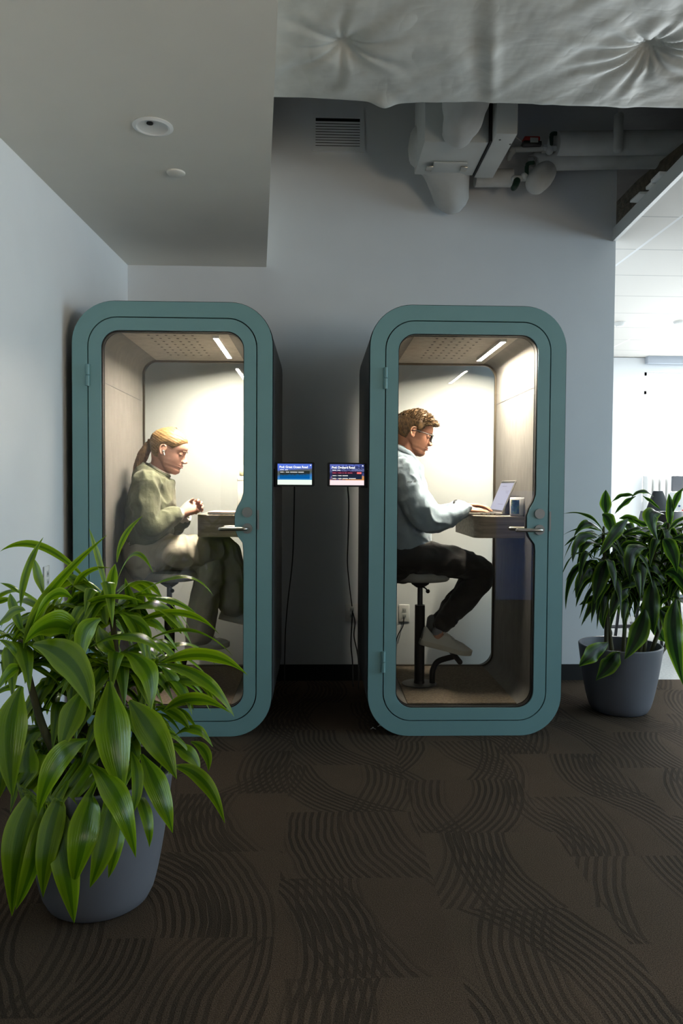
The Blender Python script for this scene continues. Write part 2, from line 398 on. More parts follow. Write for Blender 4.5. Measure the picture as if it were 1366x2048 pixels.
b = nb(); box(b, -1.24, 1.945, WY-.014, WY-.0005, 0, .105); struct('baseboard_back', b, M['seal'])
b = nb(); prism(b, [(lwall(-9)+.0005, -9), (lwall(-9)+.013, -9), (lwall(1.1)+.013, 1.1), (lwall(1.1)+.0005, 1.1)], 0, .105); struct('baseboard_left', b, M['seal'])
b = nb(); box(b, 1.6, 1.76, WY+.165, FY1, 0, 4.05); struct('wall_office', b, M['wall'])
b = nb(); box(b, FX0, FX1, -9.35, -9.2, 0, 4.05); struct('wall_front', b, mat('dark_wall_paint', (70, 72, 74), .9, var=(3, .03)))
# far office wall with its window
FYW = 5.4; wx0 = at(1288, 800, FYW).x; wz1 = at(1330, 744, FYW).z; wz0 = at(1330, 1010, FYW).z
b = nb()
box(b, 1.76, wx0, FYW, FYW+.2, 0, 2.9); box(b, wx0, FX1, FYW, FYW+.2, 0, wz0); box(b, wx0, FX1, FYW, FYW+.2, wz1, 2.9)
struct('wall_far', b, M['wall'])
b = nb()
for x in (wx0+.02, wx0+1.9, wx0+3.8): box(b, x-.03, x+.03, FYW+.05, FYW+.1, wz0, wz1)
for z in (wz0+.02, wz1-.25, wz1-.02): box(b, wx0, FX1, FYW+.05, FYW+.1, z-.02, z+.02)
w1 = struct('window_1', b, M['white'])
b = nb(); box(b, wx0, FX1, FYW+.07, FYW+.08, wz0, wz1); o = finish('window_pane', b, M['glass'], w1)
# window wall on the right of the office
RX = 8.6
b = nb(); box(b, RX, RX+.2, -9.2, FY1, 0, .7); box(b, RX, RX+.2, -9.2, FY1, 2.75, 4.05)
struct('wall_right', b, M['wall'])
b = nb()
for i in range(9): y = -9.0+i*1.8; box(b, RX+.05, RX+.12, y-.04, y+.04, .7, 2.75)
box(b, RX+.05, RX+.12, -9.2, FY1, .7, .76); box(b, RX+.05, RX+.12, -9.2, FY1, 2.69, 2.75)
w2 = struct('window_2', b, M['white'])
# ventilator grille high on the back wall
g = thing('vent_grille', 'grey louvred vent grille high on the back wall under the wrapped duct', 'vent', at(676, 268, WY))
def loc_(p, root): return p-root.location
a0, a1 = at(631, 297, WY)-g.location, at(720, 238, WY)-g.location
b = nb(); frame(b, [(a0.x-.02, a0.z-.02), (a1.x+.03, a0.z-.02), (a1.x+.03, a1.z+.03), (a0.x-.02, a1.z+.03)], [(a0.x, a0.z), (a1.x, a0.z), (a1.x, a1.z), (a0.x, a1.z)], -.012, -.001)
finish('frame', b, M['wall'], g, False)
b = nb(); box(b, a0.x, a1.x, -.002, -.0005, a0.z, a1.z); finish('recess_shade', b, M['hole'], g, False)  # black sheet paints the shade behind the slats
for i in range(10):
    z = a0.z+.004+(a1.z-a0.z-.02)*i/10; b = nb()
    vs = box(b, a0.x, a1.x, -.011, -.003, z, z+.013)
    for v in vs:
        if v.co.y < -.007: v.co.z -= .004
    finish('slat', b, M['wall'], g, False)
# recessed lamp and cover disc in the lowered ceiling
p = atz(306, 252, CZ)
d = thing('downlight', 'white unlit recessed downlight nearest the camera in the lowered ceiling', 'downlight', p)
b = nb(); lathe(b, [(.062, -.0006), (.078, -.0006), (.08, -.004), (.066, -.009), (.06, -.006), (.062, -.0006)], 40); finish('trim_ring', b, M['white'], d)
b = nb(); lathe(b, [(.0615, -.0055), (.05, -.002), (.001, -.0012)], 40); 
finish('reflector', b, M['white'], d)
b = nb(); lathe(b, [(.013, -.006), (.012, -.0005)], 24, (-.006, -.03, 0), True); finish('lamp_aperture', b, M['hole'], d)
p = atz(352, 345, CZ)
b = nb(); lathe(b, [(.001, -.009), (.036, -.009), (.041, -.006), (.042, .002)], 40)
tag(finish('sprinkler_cover', b, M['ceiling'], loc=p), 'small round white cover plate on the lowered ceiling behind the downlight', 'cover plate')
# power outlets
def outlet(px, py, label, n=1, wall='back'):
    if wall == 'back': p = at(px, py, WY); rz = 0
    else:
        y = min((abs(at(px, py, -2+.005*k).x-lwall(-2+.005*k)), -2+.005*k) for k in range(600))[1]
        p = at(px, py, y); p.x = lwall(y); rz = math.atan2(1.763, .0742)+PI-PI
        rz = PI/2+math.atan2(.0742, 1.763)
    t = thing('wall_outlet', label, 'outlet', p, 'wall outlets', rz)
    b = nb(); box(b, -.036*n, .036*n, -.008, -.0006, -.058, .058, .003); finish('cover_plate', b, M['white'], t)
    for i in range(n):
        x = (i-(n-1)/2)*.055
        for z in (-.02, .02):
            b = nb(); box(b, x-.014, x+.014, -.0095, -.0075, z-.014, z+.014, .002); finish('socket', b, M['offwhite'], t)
            b = nb(); box(b, x-.007, x-.004, -.0102, -.009, z-.006, z+.006); box(b, x+.004, x+.007, -.0102, -.009, z-.006, z+.006); finish('slot', b, M['hole'], t)
    return t
outlet(712, 1225, 'white double wall outlet between the two booths with black cables', 2)
outlet(808, 1226, 'white wall outlet seen through the right booth beside the stool column', 1)

outlet(92, 1156, 'white wall outlet on the left wall behind the bright leafy plant', 1, 'left')

# cables
def cable(rows, r, label, name='cable'):
    b = nb(); tube(b, [(p, r) for p in rows], 8, 8, dome=True)
    return tag(finish(name, b, M['black']), label, 'cable', 'black cables between the booths')
cable([at(589, 974, .06), at(588, 1030, .2), at(585, 1120, .5), at(576, 1200, .8), at(571, 1260, 1.0), at(569.5, 1315, 1.08), atz(569, 1368, .006)], .0035, 'thin black cable hanging from the left tablet down to the floor')
cable([at(695.5, 974, .06), at(697.5, 1012, .2), at(696, 1080, .5), at(695, 1130, .75), at(700, 1180, 1.0), at(704, 1212, 1.095)], .0035, 'thin black cable hanging from the right tablet to the double outlet')
cable([at(705, 1222, 1.098), at(703.5, 1250, 1.085), at(702, 1290, 1.085), at(705, 1325, 1.08), atz(706, 1372, .006)], .004, 'short straight black cable hanging from the double outlet to the floor')
cable([at(706, 1226, 1.096), at(710, 1245, 1.08), at(708, 1272, 1.07), at(714, 1302, 1.07), at(717, 1328, 1.07), atz(717, 1376, .006)], .004, 'wavy black cable hanging from the double outlet, nearer the right booth')
cable([at(808, 1235, 1.098), at(806, 1252, 1.085), at(797, 1268, 1.08), at(792, 1285, 1.08), at(788, 1320, 1.075), atz(786, 1374, .006)], .0035, 'black cable drooping from the outlet behind the right booth')
# scraps on the floor
for px, py, lab, s in ((571, 1347, 'tiny pale scrap of paper on the floor beside the left booth', 1), (746, 1459, 'small curled white scrap on the carpet at the right booth corner', 2), (760, 1454, 'second tiny white scrap tucked against the right booth bottom edge', 3)):
    p = atz(px, py, 0); b = nb(); rnd = random.Random(s); pts = [p+V((-.012, 0, .003)), p+V((.004, .008, .008)), p+V((-.004, -.004, .012)), p+V((.014, -.006, .004))]
    tube(b, [(q, .0026, .0012) for q in pts], 6, 4); tag(finish('paper_scrap', b, M['white']), lab, 'scrap', 'white scraps on the floor')

# ---------------------------------------------------------------- overhead services
# big wrapped duct
DZ = 3.0; yb = atz(900, 210, DZ).y; yf = -1.75
g1, g2, g3 = atz(690, 95, DZ), atz(1300, 110, DZ), atz(985, 120, DZ)
b = nb(); rings = []
NX, X1 = 330, 3.3
sec = []
rr = .1
for i in range(14): sec.append((yf, DZ+.75-(.75-rr)*i/14))
for i in range(10): a = PI/2*i/10; sec.append((yf+rr-rr*math.cos(a), DZ+rr-rr*math.sin(a)))
for i in range(110): sec.append((yf+rr+(yb-yf-rr-.03)*i/110, DZ))
for i in range(8): a = PI/2*i/8; sec.append((yb-.03+.03*math.sin(a), DZ+.03-.03*math.cos(a)))
for i in range(16): sec.append((yb, DZ+.03+.72*i/15))
for ix in range(NX+1):
    r = []
    for (y, z) in sec:
        x0 = sofx(y)+.012; x = x0+(X1-x0)*ix/NX
        p = V((x, y, z)); dn = 0
        under = max(0, 1-abs(z-DZ)/.12)
        dn += .014*noise.noise(V((x*1.7, y*1.9, z)))+.003*noise.noise(V((x*6, y*6, z*4)))
        for gx, k, s in ((g1, 9, .8), (g2, 13, 1.1)):
            q = V((x-gx.x, y-gx.y)); rad = q.length; an = math.atan2(q.y, q.x)
            w = math.exp(-rad/.26)
            dn += s*(.008*math.cos(k*an+2.5*noise.noise(V((an*2, rad*5, k))))*w*min(1, rad/.05)-.045*math.exp(-(rad/.075)**2))
        # soft creases running off the back edge
        dn += .010*w*0+.007*max(0, noise.noise(V((x*9+y*6, y*2.0, 3.3))))*1.2
        xr = x-(g3.x+.22*(y-g3.y)); dn += .010*math.exp(-(xr/.03)**2)*math.exp(-((y-g3.y)/.35)**2)-.010*math.exp(-((xr+.07)/.05)**2)*math.exp(-((y-g3.y)/.35)**2)
        if y < -.55 or z < DZ+.2: p.z -= dn*under
        if abs(y-yb) < .02: p.y += .012*noise.noise(V((x*4, z*4, 1)))
        # sagging hem corner
        hx = atz(766, 212, DZ).x
        p.z -= .028*math.exp(-((x-hx)/.05)**2)*math.exp(-((y-yb)/.08)**2)
        r.append(p)
    rings.append(r)
loft(b, rings, cap=False, closed=False)
tag(finish('insulated_duct', b, M['duct'], angle=80), 'large white padded insulation-wrapped duct spanning the top of the view', 'duct')

# fan coil unit behind it
fz = 3.2
A = atz(849, 283, fz); B = atz(979, 283, fz); Cc = atz(957, 352, fz)
u = thing('fan_coil_unit', 'white boxy fan coil unit hanging behind the wrapped duct', 'air unit', V(((A.x+B.x)/2, A.y, fz)))
ux = (B.x-A.x)/2; ul = Cc.y-A.y
b = nb(); box(b, -ux, ux, 0, ul, 0, .6, .006); finish('casing', b, M['offwhite'], u)
b = nb(); box(b, -ux+.09, ux-.07, ul*.55, ul*.85, -.012, -.0005, .004); finish('access_panel', b, M['offwhite'], u)
for s in (-.6, .55):
    b = nb(); box(b, s*ux-.02, s*ux+.02, ul*.62, ul*.76, -.022, -.012, .003); finish('latch', b, M['steel'], u)
b = nb(); box(b, ux+.001, ux+.012, -.03, ul, -.005, .6); finish('gap_shade', b, M['seal'], u)  # solid black strip stands in for the shade between the two boxes
E1 = atz(1039, 260, fz)
b = nb(); box(b, ux+.013, E1.x-u.location.x, -.12, ul+.02, -.005, .6, .006); finish('control_box', b, M['offwhite'], u)
for (x, y) in ((.05, -.05), (.12, .0)):
    b = nb(); cyl(b, V((ux+x, y, -.007)), V((ux+x, y, -.004)), .006, 10); finish('screw', b, M['graphite'], u)
# round flexible inlet in front
b = nb()
c0 = V(((918-914)/350, -.12, .62)); rows = [(V((.02, -.17, .6)), .13), (V((.02, -.17, .35)), .135), (V((.02, -.15, .16)), .125), (V((.01, -.11, .07)), .105), (V((.0, -.04, .035)), .085)]
tube(b, rows, 22, 8, hint=(1, 0, 0)); 
wrinkle(b, lambda c: .006*noise.noise(V((c.x*12, c.y*12, c.z*6)))+.004*math.sin(c.z*60))
finish('inlet_sleeve', b, M['pipewrap'], u)
b = nb(); tube(b, [(V((.13, -.13, .3)), .007), (V((.18, -.13, .2)), .009), (V((.28, -.13, .19)), .006)], 8, 5); finish('tie_strap', b, M['white'], u)
# outlet sleeve dropping back to the wall
b = nb()
e0 = V((-.0, ul-.16, .12)); ew = at(896, 405, WY)-u.location
S0, S1 = V((-.02, ul-.01, .165)), V((ew.x, ew.y-.12, ew.z)); tube(b, [(S0.lerp(S1, k/6)+V((0, 0, .03*math.sin(PI*k/6))), .205-.092*k/6) for k in range(7)], 26, 4, hint=(1, 0, 0))
wrinkle(b, lambda c: .008*noise.noise(V((c.x*8, c.y*8, c.z*8)))+.003*noise.noise(V((c.x*30, c.y*10, c.z*30))))
finish('outlet_sleeve', b, M['pipewrap'], u)
# insulated pipes
def pipe(label, parts, group=None):
    t = thing('insulated_pipe', label, 'pipe', parts[0][1][0][0].copy(), group)
    for nm, rows, mt, seg in parts:
        b = nb(); tube(b, [tuple([r[0]-t.location]+list(r[1:])) for r in rows], seg, 8, hint=(0, 0, 1), dome=nm not in ('insulation_jacket', 'union_nut')); finish(nm, b, M[mt], t)
    return t
t = pipe('thick white insulated pipe, upper of the pair running right from the valves', [
    ('insulation_jacket', [(at(1114, 287, .88), .071), (at(1366, 285, .88), .073), (at(1500, 284, .88), .073)], 'pipewrap', 22),
    ('copper_pipe', [(at(1024, 299, .93), .017), (at(1113, 297, .9), .017)], 'offwhite', 14),
    ('union_nut', [(at(1085, 298, .91), .026), (at(1091, 298, .91), .026)], 'offwhite', 8),
    ('elbow', [(at(1028, 300, .93), .02), (at(1022, 306, .95), .02), (at(1018, 316, 1.0), .018)], 'offwhite', 12),
    ('hanger_strap', [(at(1238, 232, .87), .022, .03), (at(1237, 262, .815), .022, .03), (at(1236, 300, .80), .022, .03)], 'pipewrap', 10),
    ('valve_body', [(at(1099, 302, .9), .024), (at(1100, 280, .9), .012)], 'offwhite', 12),
    ('valve_handle', [(at(1103, 288, .88), .011), (at(1104, 269, .88), .014), (at(1117, 267, .88), .012, .007)], 'green', 8)])
t = pipe('white insulated pipe with rounded elbow end, lower of the pair', [
    ('insulation_jacket', [(at(1070, 325, .99), .055), (at(1084, 322, .99), .06), (at(1200, 320, .99), .058), (at(1366, 318, .99), .058), (at(1500, 317, .99), .058)], 'pipewrap', 22),
    ('elbow_jacket', [(at(1090, 345, .97), .07), (at(1082, 355, .93), .075), (at(1073, 366, .9), .068)], 'pipewrap', 22),
    ('copper_pipe', [(at(1028, 357, .93), .019), (at(1066, 356, .93), .019)], 'offwhite', 14),
    ('valve_body', [(at(1050, 352, .92), .025), (at(1054, 345, .92), .014)], 'offwhite', 12),
    ('valve_handle', [(at(1053, 348, .91), .013), (at(1055, 329, .91), .013), (at(1068, 325, .91), .012, .006)], 'green', 8),
    ('drain_cap', [(at(1034, 362, .91), .022), (at(1030, 372, .9), .02), (at(1027, 376, .9), .018)], 'green', 10)])
b = nb(); tube(b, [(at(950, 356, .98), .055), (at(1024, 356, .98), .055)], 20, 2, dome=False); wrinkle(b, lambda c: .002*noise.noise(c*20))
tag(finish('insulated_pipe', b, M['pipewrap']), 'short white insulated pipe stub leaving the fan coil unit', 'pipe')
t = thing('valve_actuator', 'red and grey valve actuator sitting on the upper pipe fitting', 'actuator', at(1062, 286, .91))
b = nb(); box(b, -.058, .06, -.035, .035, -.03, .002, .008); finish('base', b, M['graphite'], t)
b = nb(); box(b, -.05, .05, -.033, .033, .002, .03, .008); finish('cover', b, M['red'], t)
b = nb(); box(b, -.015, .035, -.036, -.0335, -.012, .018, .001); finish('name_plate', b, M['offwhite'], t)
b = nb(); tube(b, [(V((-.06, 0, .012)), .004), (V((-.11, -.02, .03)), .004), (V((-.17, 0, .06)), .004)], 8, 4); finish('lead_wire', b, M['white'], t)
# structural beam above the office ceiling
def beam(label, x0, x1, y0, y1, z0, z1, m):
    b = nb(); box(b, x0, x1, y0, y1, z0, z1); bmesh.ops.subdivide_edges(b, edges=b.edges[:], cuts=14, use_grid_fill=True)
    wrinkle(b, lambda c: .02*noise.noise(c*7)+.01*noise.noise(c*22))
    o = finish('trim_beam', b, m); o['kind'] = 'structure'; return o
o = beam('', 2.15, 2.75, -3.5, FYW, 2.98, 3.35, M['beam']); o.name = 'trim_2'
o = beam('', 3.3, 3.8, -3.5, FYW, 3.2, 4.0, M['slab']); o.name = 'trim_3'
for i, (x, y, s) in enumerate(((1290, 395, .05), (1350, 356, .04), (1330, 372, .03))):
    p = atz(x, y, OZ+.093); b = nb(); box(b, -s, s, -s*1.4, s*1.4, -.006, .012, .004); wrinkle(b, lambda c: .006*noise.noise(c*60))
    tag(finish('insulation_scrap', b, M['white'], loc=V((fasx(p.y)-.008, p.y, OZ+.092))), ('largest white insulation scrap lying on the ceiling edge trim, nearest the wall', 'white insulation scrap on the ceiling edge trim nearest the camera', 'smallest white insulation scrap, in the middle of the ceiling edge trim')[i], 'scrap', 'insulation scraps')
# ---------------------------------------------------------------- phone booths
BXL, BXR = -.7355, .7578
M['led'] = emis('led_diffuser', (255, 240, 218), 1450)
GI = .143
def make_booth():
    t = thing('phone_booth', '', 'phone booth')
    out = lambda i, r, **k: rrect(-.5+i, .5-i, i, 2.2-i, r, **k)
    o0 = out(0, .21); o0s = out(-.004, .213); o1 = out(.076, .148); o1b = out(.0815, .143); gi = out(GI, .088)
    bmp = lambda z: .045*(.5-.5*math.cos(PI*max(0, min(1, (z-.975)/.085)))) * (.5+.5*math.cos(PI*max(0, min(1, (z-1.13)/.12))))
    gd = out(GI, .088, bumpf=bmp)
    b = nb(); frame(b, o0, o1, 0, .05); finish('front_frame', b, M['teal'], t)
    b = nb(); frame(b, o0s, out(GI+.004, .085), .051, .058); finish('gasket', b, M['seal'], t)
    # outer shell: tube with softened rear edge
    b = nb(); n = len(o0s); rings = []
    for ins, y in ((-.004, .008), (-.004, .95), (.006, .985), (.03, 1.0), (.1, 1.0), (GI-.012, 1.0)):
        rings.append([V((x, y, z)) for x, z in out(ins, .213-ins if ins < .1 else .1)])
    rings.append([V((x, .06, z)) for x, z in out(GI-.012, .1)]); rings.append([V((x, .06, z)) for x, z in out(.004, .2)])
    loft(b, rings+[[V((x, .008, z)) for x, z in out(.0005, .2095)]], cap=False); finish('shell', b, M['shell'], t)
    # inner lining
    b = nb(); frame(b, out(GI-.010, .096), out(GI+.001, .086), .06, .905); finish('lining', b, M['felt'], t)
    b = nb(); frame(b, out(GI+.0015, .085), out(GI+.013, .074), .885, .903); fr = finish('rear_glass_trim', b, M['bronze'], t)
    b = nb(); slab(b, out(GI+.012, .075), .893, .899); finish('rear_glass', b, M['rearglass'], fr)
    # floor mat, ceiling perforations, LED strip
    zc = 2.2-GI-.001; zf = GI+.002
    b = nb(); box(b, -.5+GI+.07, .5-GI-.07, .065, .884, zf, zf+.006); finish('floor_mat', b, M['feltfloor'], t)
    b = nb(); box(b, -.27, .27, .065, .88, zc-.0012, zc-.0002); vp = finish('ceiling_panel', b, M['ceilfelt'], t)
    for i in range(6):
        for j in range(8):
            b = nb(); cyl(b, V((-.145+i*.045, .11+j*.083, zc-.0018)), V((-.145+i*.045, .11+j*.083, zc+.004)), .0075, 10)
            finish('vent_hole', b, M['hole'], vp)  # black disc in place of a shaded hole
    b = nb(); frame(b, [(.186, .098), (.218, .098), (.218, .702), (.186, .702)], [(.190, .102), (.214, .102), (.214, .698), (.190, .698)], -.016, 0); b.transform(Matrix(((1, 0, 0, 0), (0, 0, 1, 0), (0, 1, 0, zc-.0002), (0, 0, 0, 1)))); st = finish('light_housing', b, M['white'], t, False)
    b = nb(); box(b, .1905, .2135, .1025, .6975, zc-.0125, zc-.0005); finish('light_strip', b, M['led'], st)
    for s in (-1, 1):
        x = s*(.5-GI-.0012)
        b = nb(); box(b, min(x, x-s*.001), max(x, x-s*.001), .06, .885, 1.8, 1.803); finish('panel_seam', b, M['shell'], t)
    # desk
    xr = .5-GI-.002; xl = .085; y0, y1, r = .2, .82, .055
    ol = [(xr, y0)]+[(xr, y1)]
    ol += [(xl+r+r*math.cos(a), y1-r+r*math.sin(a)) for a in [PI/2+PI/2*i/12 for i in range(13)]]
    ol += [(xl+r+r*math.cos(a), y0+r+r*math.sin(a)) for a in [PI+PI/2*i/12 for i in range(13)]]
    b = nb(); prism(b, ol, 1.008, 1.127); 
    bmesh.ops.bevel(b, geom=[e for e in b.edges if abs(e.verts[0].co.z-e.verts[1].co.z) < 1e-4], offset=.004, segments=2, affect='EDGES')
    finish('desk', b, M['wood'], t)
    # door
    b = nb(); frame(b, o1b, gd, 0, .045); d = finish('door', b, M['teal'], t)
    b = nb(); frame(b, [(x*1.004, (z-1.1)*1.002+1.1) for x, z in gd], [(x*.991, (z-1.1)*.997+1.1) for x, z in gd], .010, .0435); finish('glass_seal', b, M['seal'], d)
    b = nb(); slab(b, [(x*.992, (z-1.1)*.9975+1.1) for x, z in gd], .017, .025); finish('door_glass', b, M['glass'], d)
    for z in (1.83, .385):
        b = nb(); xh = -.5+.079
        cyl(b, V((xh, -.006, z-.054)), V((xh, -.006, z-.002)), .0095); cyl(b, V((xh, -.006, z+.002)), V((xh, -.006, z+.054)), .0095)
        box(b, xh-.014, xh+.014, -.003, .0, z-.052, z+.052); finish('hinge', b, M['teal'], d)
    b = nb(); cyl(b, V((.375, .001, 1.148)), V((.375, -.008, 1.148)), .026, 32); finish('lock_cover', b, M['disc'], d)
    b = nb(); cyl(b, V((.375, .001, 1.066)), V((.375, -.008, 1.066)), .026, 32); hp = finish('handle_plate', b, M['disc'], d)
    b = nb(); tube(b, [(V((.376, -.005, 1.066)), .0095), (V((.376, -.03, 1.066)), .0095), (V((.372, -.048, 1.066)), .0095), (V((.355, -.056, 1.066)), .0095), (V((.30, -.056, 1.066)), .0095), (V((.245, -.056, 1.066)), .0095)], 18, 6, hint=(0, 0, 1))
    finish('door_handle', b, M['steel'], d)
    b = nb(); tube(b, [(V((.376, .04, 1.066)), .0095), (V((.376, .085, 1.066)), .0095), (V((.36, .1, 1.066)), .0095), (V((.25, .1, 1.066)), .0095)], 18, 6, hint=(0, 0, 1))
    finish('door_handle', b, M['steel'], d)
    b = nb(); box(b, .426, .434, -.0025, 0, 1.06, 1.16); finish('strike_plate', b, M['disc'], t)
    return t
bl = make_booth(); br = copy_tree(bl)
bl.location = (BXL, 0, 0); br.location = (BXR, 0, 0)
for o, l in ((bl, 'teal fronted glass phone booth in the left corner, woman in olive sweater inside'), (br, 'teal fronted glass phone booth with man at laptop inside, nearer the dark plant')):
    o['label'] = l; o['group'] = 'phone booths'
ZF = GI+.009

# stools
def stool(x, y, bz, seat_w, label, gx, rot=0):
    t = thing('stool', label, 'stool', (x, y, ZF), 'booth stools')
    b = nb(); cyl(b, V((0, 0, .36-.36)), V((0, 0, .455)), .029, 24); finish('column', b, M['blackmetal'], t)
    b = nb(); cyl(b, V((0, 0, .455)), V((0, 0, .57)), .015, 18); finish('gas_lift', b, M['graphite'], t)
    b = nb(); lathe(b, [(.001, 0.0), (.095, .0), (.1, .003), (.095, .005), (.032, .006), (.03, .02)], 36); finish('base_plate', b, M['blackmetal'], t)
    zs = .60
    b = nb(); lathe(b, [(.02, .555), (.05, .575), (.055, .597)], 24); finish('seat_bracket', b, M['blackmetal'], t)
    b = nb(); rings = []
    for k, (s, z) in enumerate(((.80, zs-.004), (.93, zs), (.985, zs+.008), (1.0, zs+.02), (.985, zs+.034), (.93, zs+.046), (.7, zs+.052), (.35, zs+.051), (.05, zs+.050))):
        rings.append([V((gx+seat_w*s*math.copysign(abs(math.cos(a))**.8, math.cos(a)), .16*s*math.copysign(abs(math.sin(a))**.8, math.sin(a)), z)) for a in (2*PI*i/40 for i in range(40))])
    loft(b, rings); finish('seat', b, M['seatpad'], t)
    b = nb(); tube(b, [(V((.0, -.02, .565)), .004), (V((.02, -.06, .56)), .004), (V((.03, -.08, .548)), .004)], 8, 4); ball(b, V((.032, -.086, .545)), .012, 12); finish('height_lever', b, M['blackmetal'], t)
    b = nb(); tube(b, [(V((.075, 0, .005)), .0165), (V((.075, 0, .05)), .0165), (V((.080, 0, bz-.075)), .0165), (V((.11, 0, bz-.03)), .0165), (V((.2, 0, bz-.002)), .0165)], 14, 6, hint=(0, 1, 0))
    finish('footrest_post', b, M['blackmetal'], t)
    b = nb(); tube(b, [(V((.205, -.15, bz)), .0155), (V((.205, .15, bz)), .0155)], 14, 1, hint=(1, 0, 0)); finish('footrest_bar', b, M['blackmetal'], t)
    return t
stool(at(339, 1200, .45).x, .45, .198, .165, 'grey seated stool on black column under the woman', 0)
stool(at(840, 1200, .45).x, .45, .160, .165, 'grey seated stool on black column under the man', -.0)

# ---------------------------------------------------------------- things on the desks
DT = 1.1275
# closed notebook computer on the left desk
t = thing('closed_laptop', 'slim closed pale pink laptop lying on the left booth desk', 'laptop', (BXL+.265, .345, DT))
b = nb(); box(b, -.125, .09, -.12, .13, .0005, .008, .003); finish('base', b, M['white'], t)
M['rose'] = mat('rose_aluminium', (232, 206, 206), .35, .3, var=(6, .03))
b = nb(); box(b, -.125, .09, -.12, .13, .0085, .014, .003); finish('lid', b, M['rose'], t)
b = nb(); box(b, .055, .062, -.1208, -.12, .003, .006); finish('port', b, M['hole'], t)
# cream canister with cap and box at the back of the left desk
X0 = at(476, 980, .7).x
t = thing('storage_box', 'tall cream box standing at the back of the left booth desk', 'box', (X0+.07, .72, DT))
h1 = at(480, 952, .66).z-DT
b = nb(); box(b, -.07, .055, -.06, .06, .0005, h1-.02, .006); finish('carton', b, M['offwhite'], t)
b = nb(); box(b, -.072, .057, -.062, .062, h1-.03, h1, .006); finish('lid', b, M['white'], t)
t = thing('spray_bottle', 'cream bottle with grey cap standing on the tall cream box', 'bottle', (X0+.075, .71, DT+h1+.0005))
M['cream'] = mat('cream_plastic', (214, 212, 176), .4, var=(6, .03))
b = nb(); lathe(b, [(.001, 0), (.064, 0), (.067, .006), (.066, .045), (.055, .062), (.04, .07), (.001, .072)], 28); finish('body', b, M['cream'], t)
b = nb(); lathe(b, [(.001, .072), (.03, .072), (.036, .112), (.001, .114)], 24); finish('cap', b, M['disc'], t)
b = nb(); cyl(b, V((0, 0, .114)), V((0, 0, .13)), .012, 12); finish('nozzle', b, M['white'], t)
# laptop of the man
t = thing('laptop', 'open silver laptop with a bright lilac screen on the right booth desk', 'laptop', (.915, .47, DT))
M['alu'] = mat('aluminium', (182, 180, 176), .35, .85, var=(5, .03))
LX0, LX1 = -.10, .105
b = nb(); box(b, LX0, LX1, -.16, .16, .001, .014, .004); base = finish('base', b, M['alu'], t)
b = nb()
for i in range(5):
    for j in range(13): box(b, LX0+.092+i*.0165, LX0+.107+i*.0165, -.145+j*.0224, -.126+j*.0224, .014, .0155)
finish('keys', b, M['black'], base)
b = nb(); box(b, LX0+.012, LX0+.072, -.05, .05, .0138, .0146, .0002); finish('touchpad', b, M['offwhite'], base)
b = nb()
for x, w in ((-.02, .014), (.01, .006), (.035, .006), (.055, .01)): box(b, x, x+w, -.1606, -.159, .005, .009)
finish('port', b, M['hole'], base)
ang = math.radians(23); L = .2
lidm = Matrix.Translation((LX1-.006, 0, .012)) @ Matrix.Rotation(ang, 4, 'Y')
b = nb(); box(b, .0, .006, -.16, .16, 0, L, .002); b.transform(lidm); lid = finish('lid', b, M['alu'], t)
b = nb(); box(b, -.0006, .0002, -.152, .152, .006, L-.006); b.transform(lidm); bz = finish('bezel', b, M['graphite'], lid)
M['scr'] = emis('lit_screen', (210, 208, 226), .95)
b = nb(); box(b, -.0012, -.0007, -.149, .149, .016, L-.018); b.transform(lidm); sc_ = finish('screen', b, M['scr'], lid)
M['scrline'] = emis('screen_line', (186, 180, 200), .9)
for z, y0_, w in ((.13, -.11, .07), (.12, -.11, .05), (.16, -.02, .1), (.05, -.11, .12)):
    b = nb(); box(b, -.0018, -.0013, y0_, y0_+w, z, z+.003); b.transform(lidm); finish('screen_line', b, M['scrline'], lid)

# mug
mx = at(1035, 1015, .245)
t = thing('mug', 'white mug with a blue printed picture standing beside the open laptop', 'mug', (mx.x, .246, DT))
b = nb(); lathe(b, [(.001, 0.0005), (.036, .0005), (.04, .004), (.041, .05), (.041, .098), (.0395, .1), (.037, .098), (.037, .05), (.036, .012), (.001, .009)], 40); finish('cup', b, M['white'], t)
b = nb(); tube(b, [(V((.038, 0, .085)), .006, .0045), (V((.06, 0, .083)), .006, .0045), (V((.072, 0, .062)), .006, .0045), (V((.062, 0, .035)), .006, .0045), (V((.039, 0, .022)), .006, .0045)], 12, 6); finish('handle', b, M['white'], t)
m, nt, bs = nmat('mug_print'); c = coords(nt); n = noise_tex(nt, c, 38, 4)
nt.links.new(ramp(nt, n, [(.35, lin((34, 62, 96))), (.5, lin((58, 96, 134))), (.6, lin((96, 128, 120))), (.68, lin((200, 204, 150)))]), bs.inputs['Base Color']); M['print'] = m
b = nb(); rings = []
for z in (.012, .03, .05, .07, .088): rings.append([V((.0416*math.cos(a), .0416*math.sin(a), z)) for a in [math.radians(198+i*5) for i in range(15)]])
loft(b, rings, cap=False, closed=False); finish('printed_picture', b, M['print'], t)

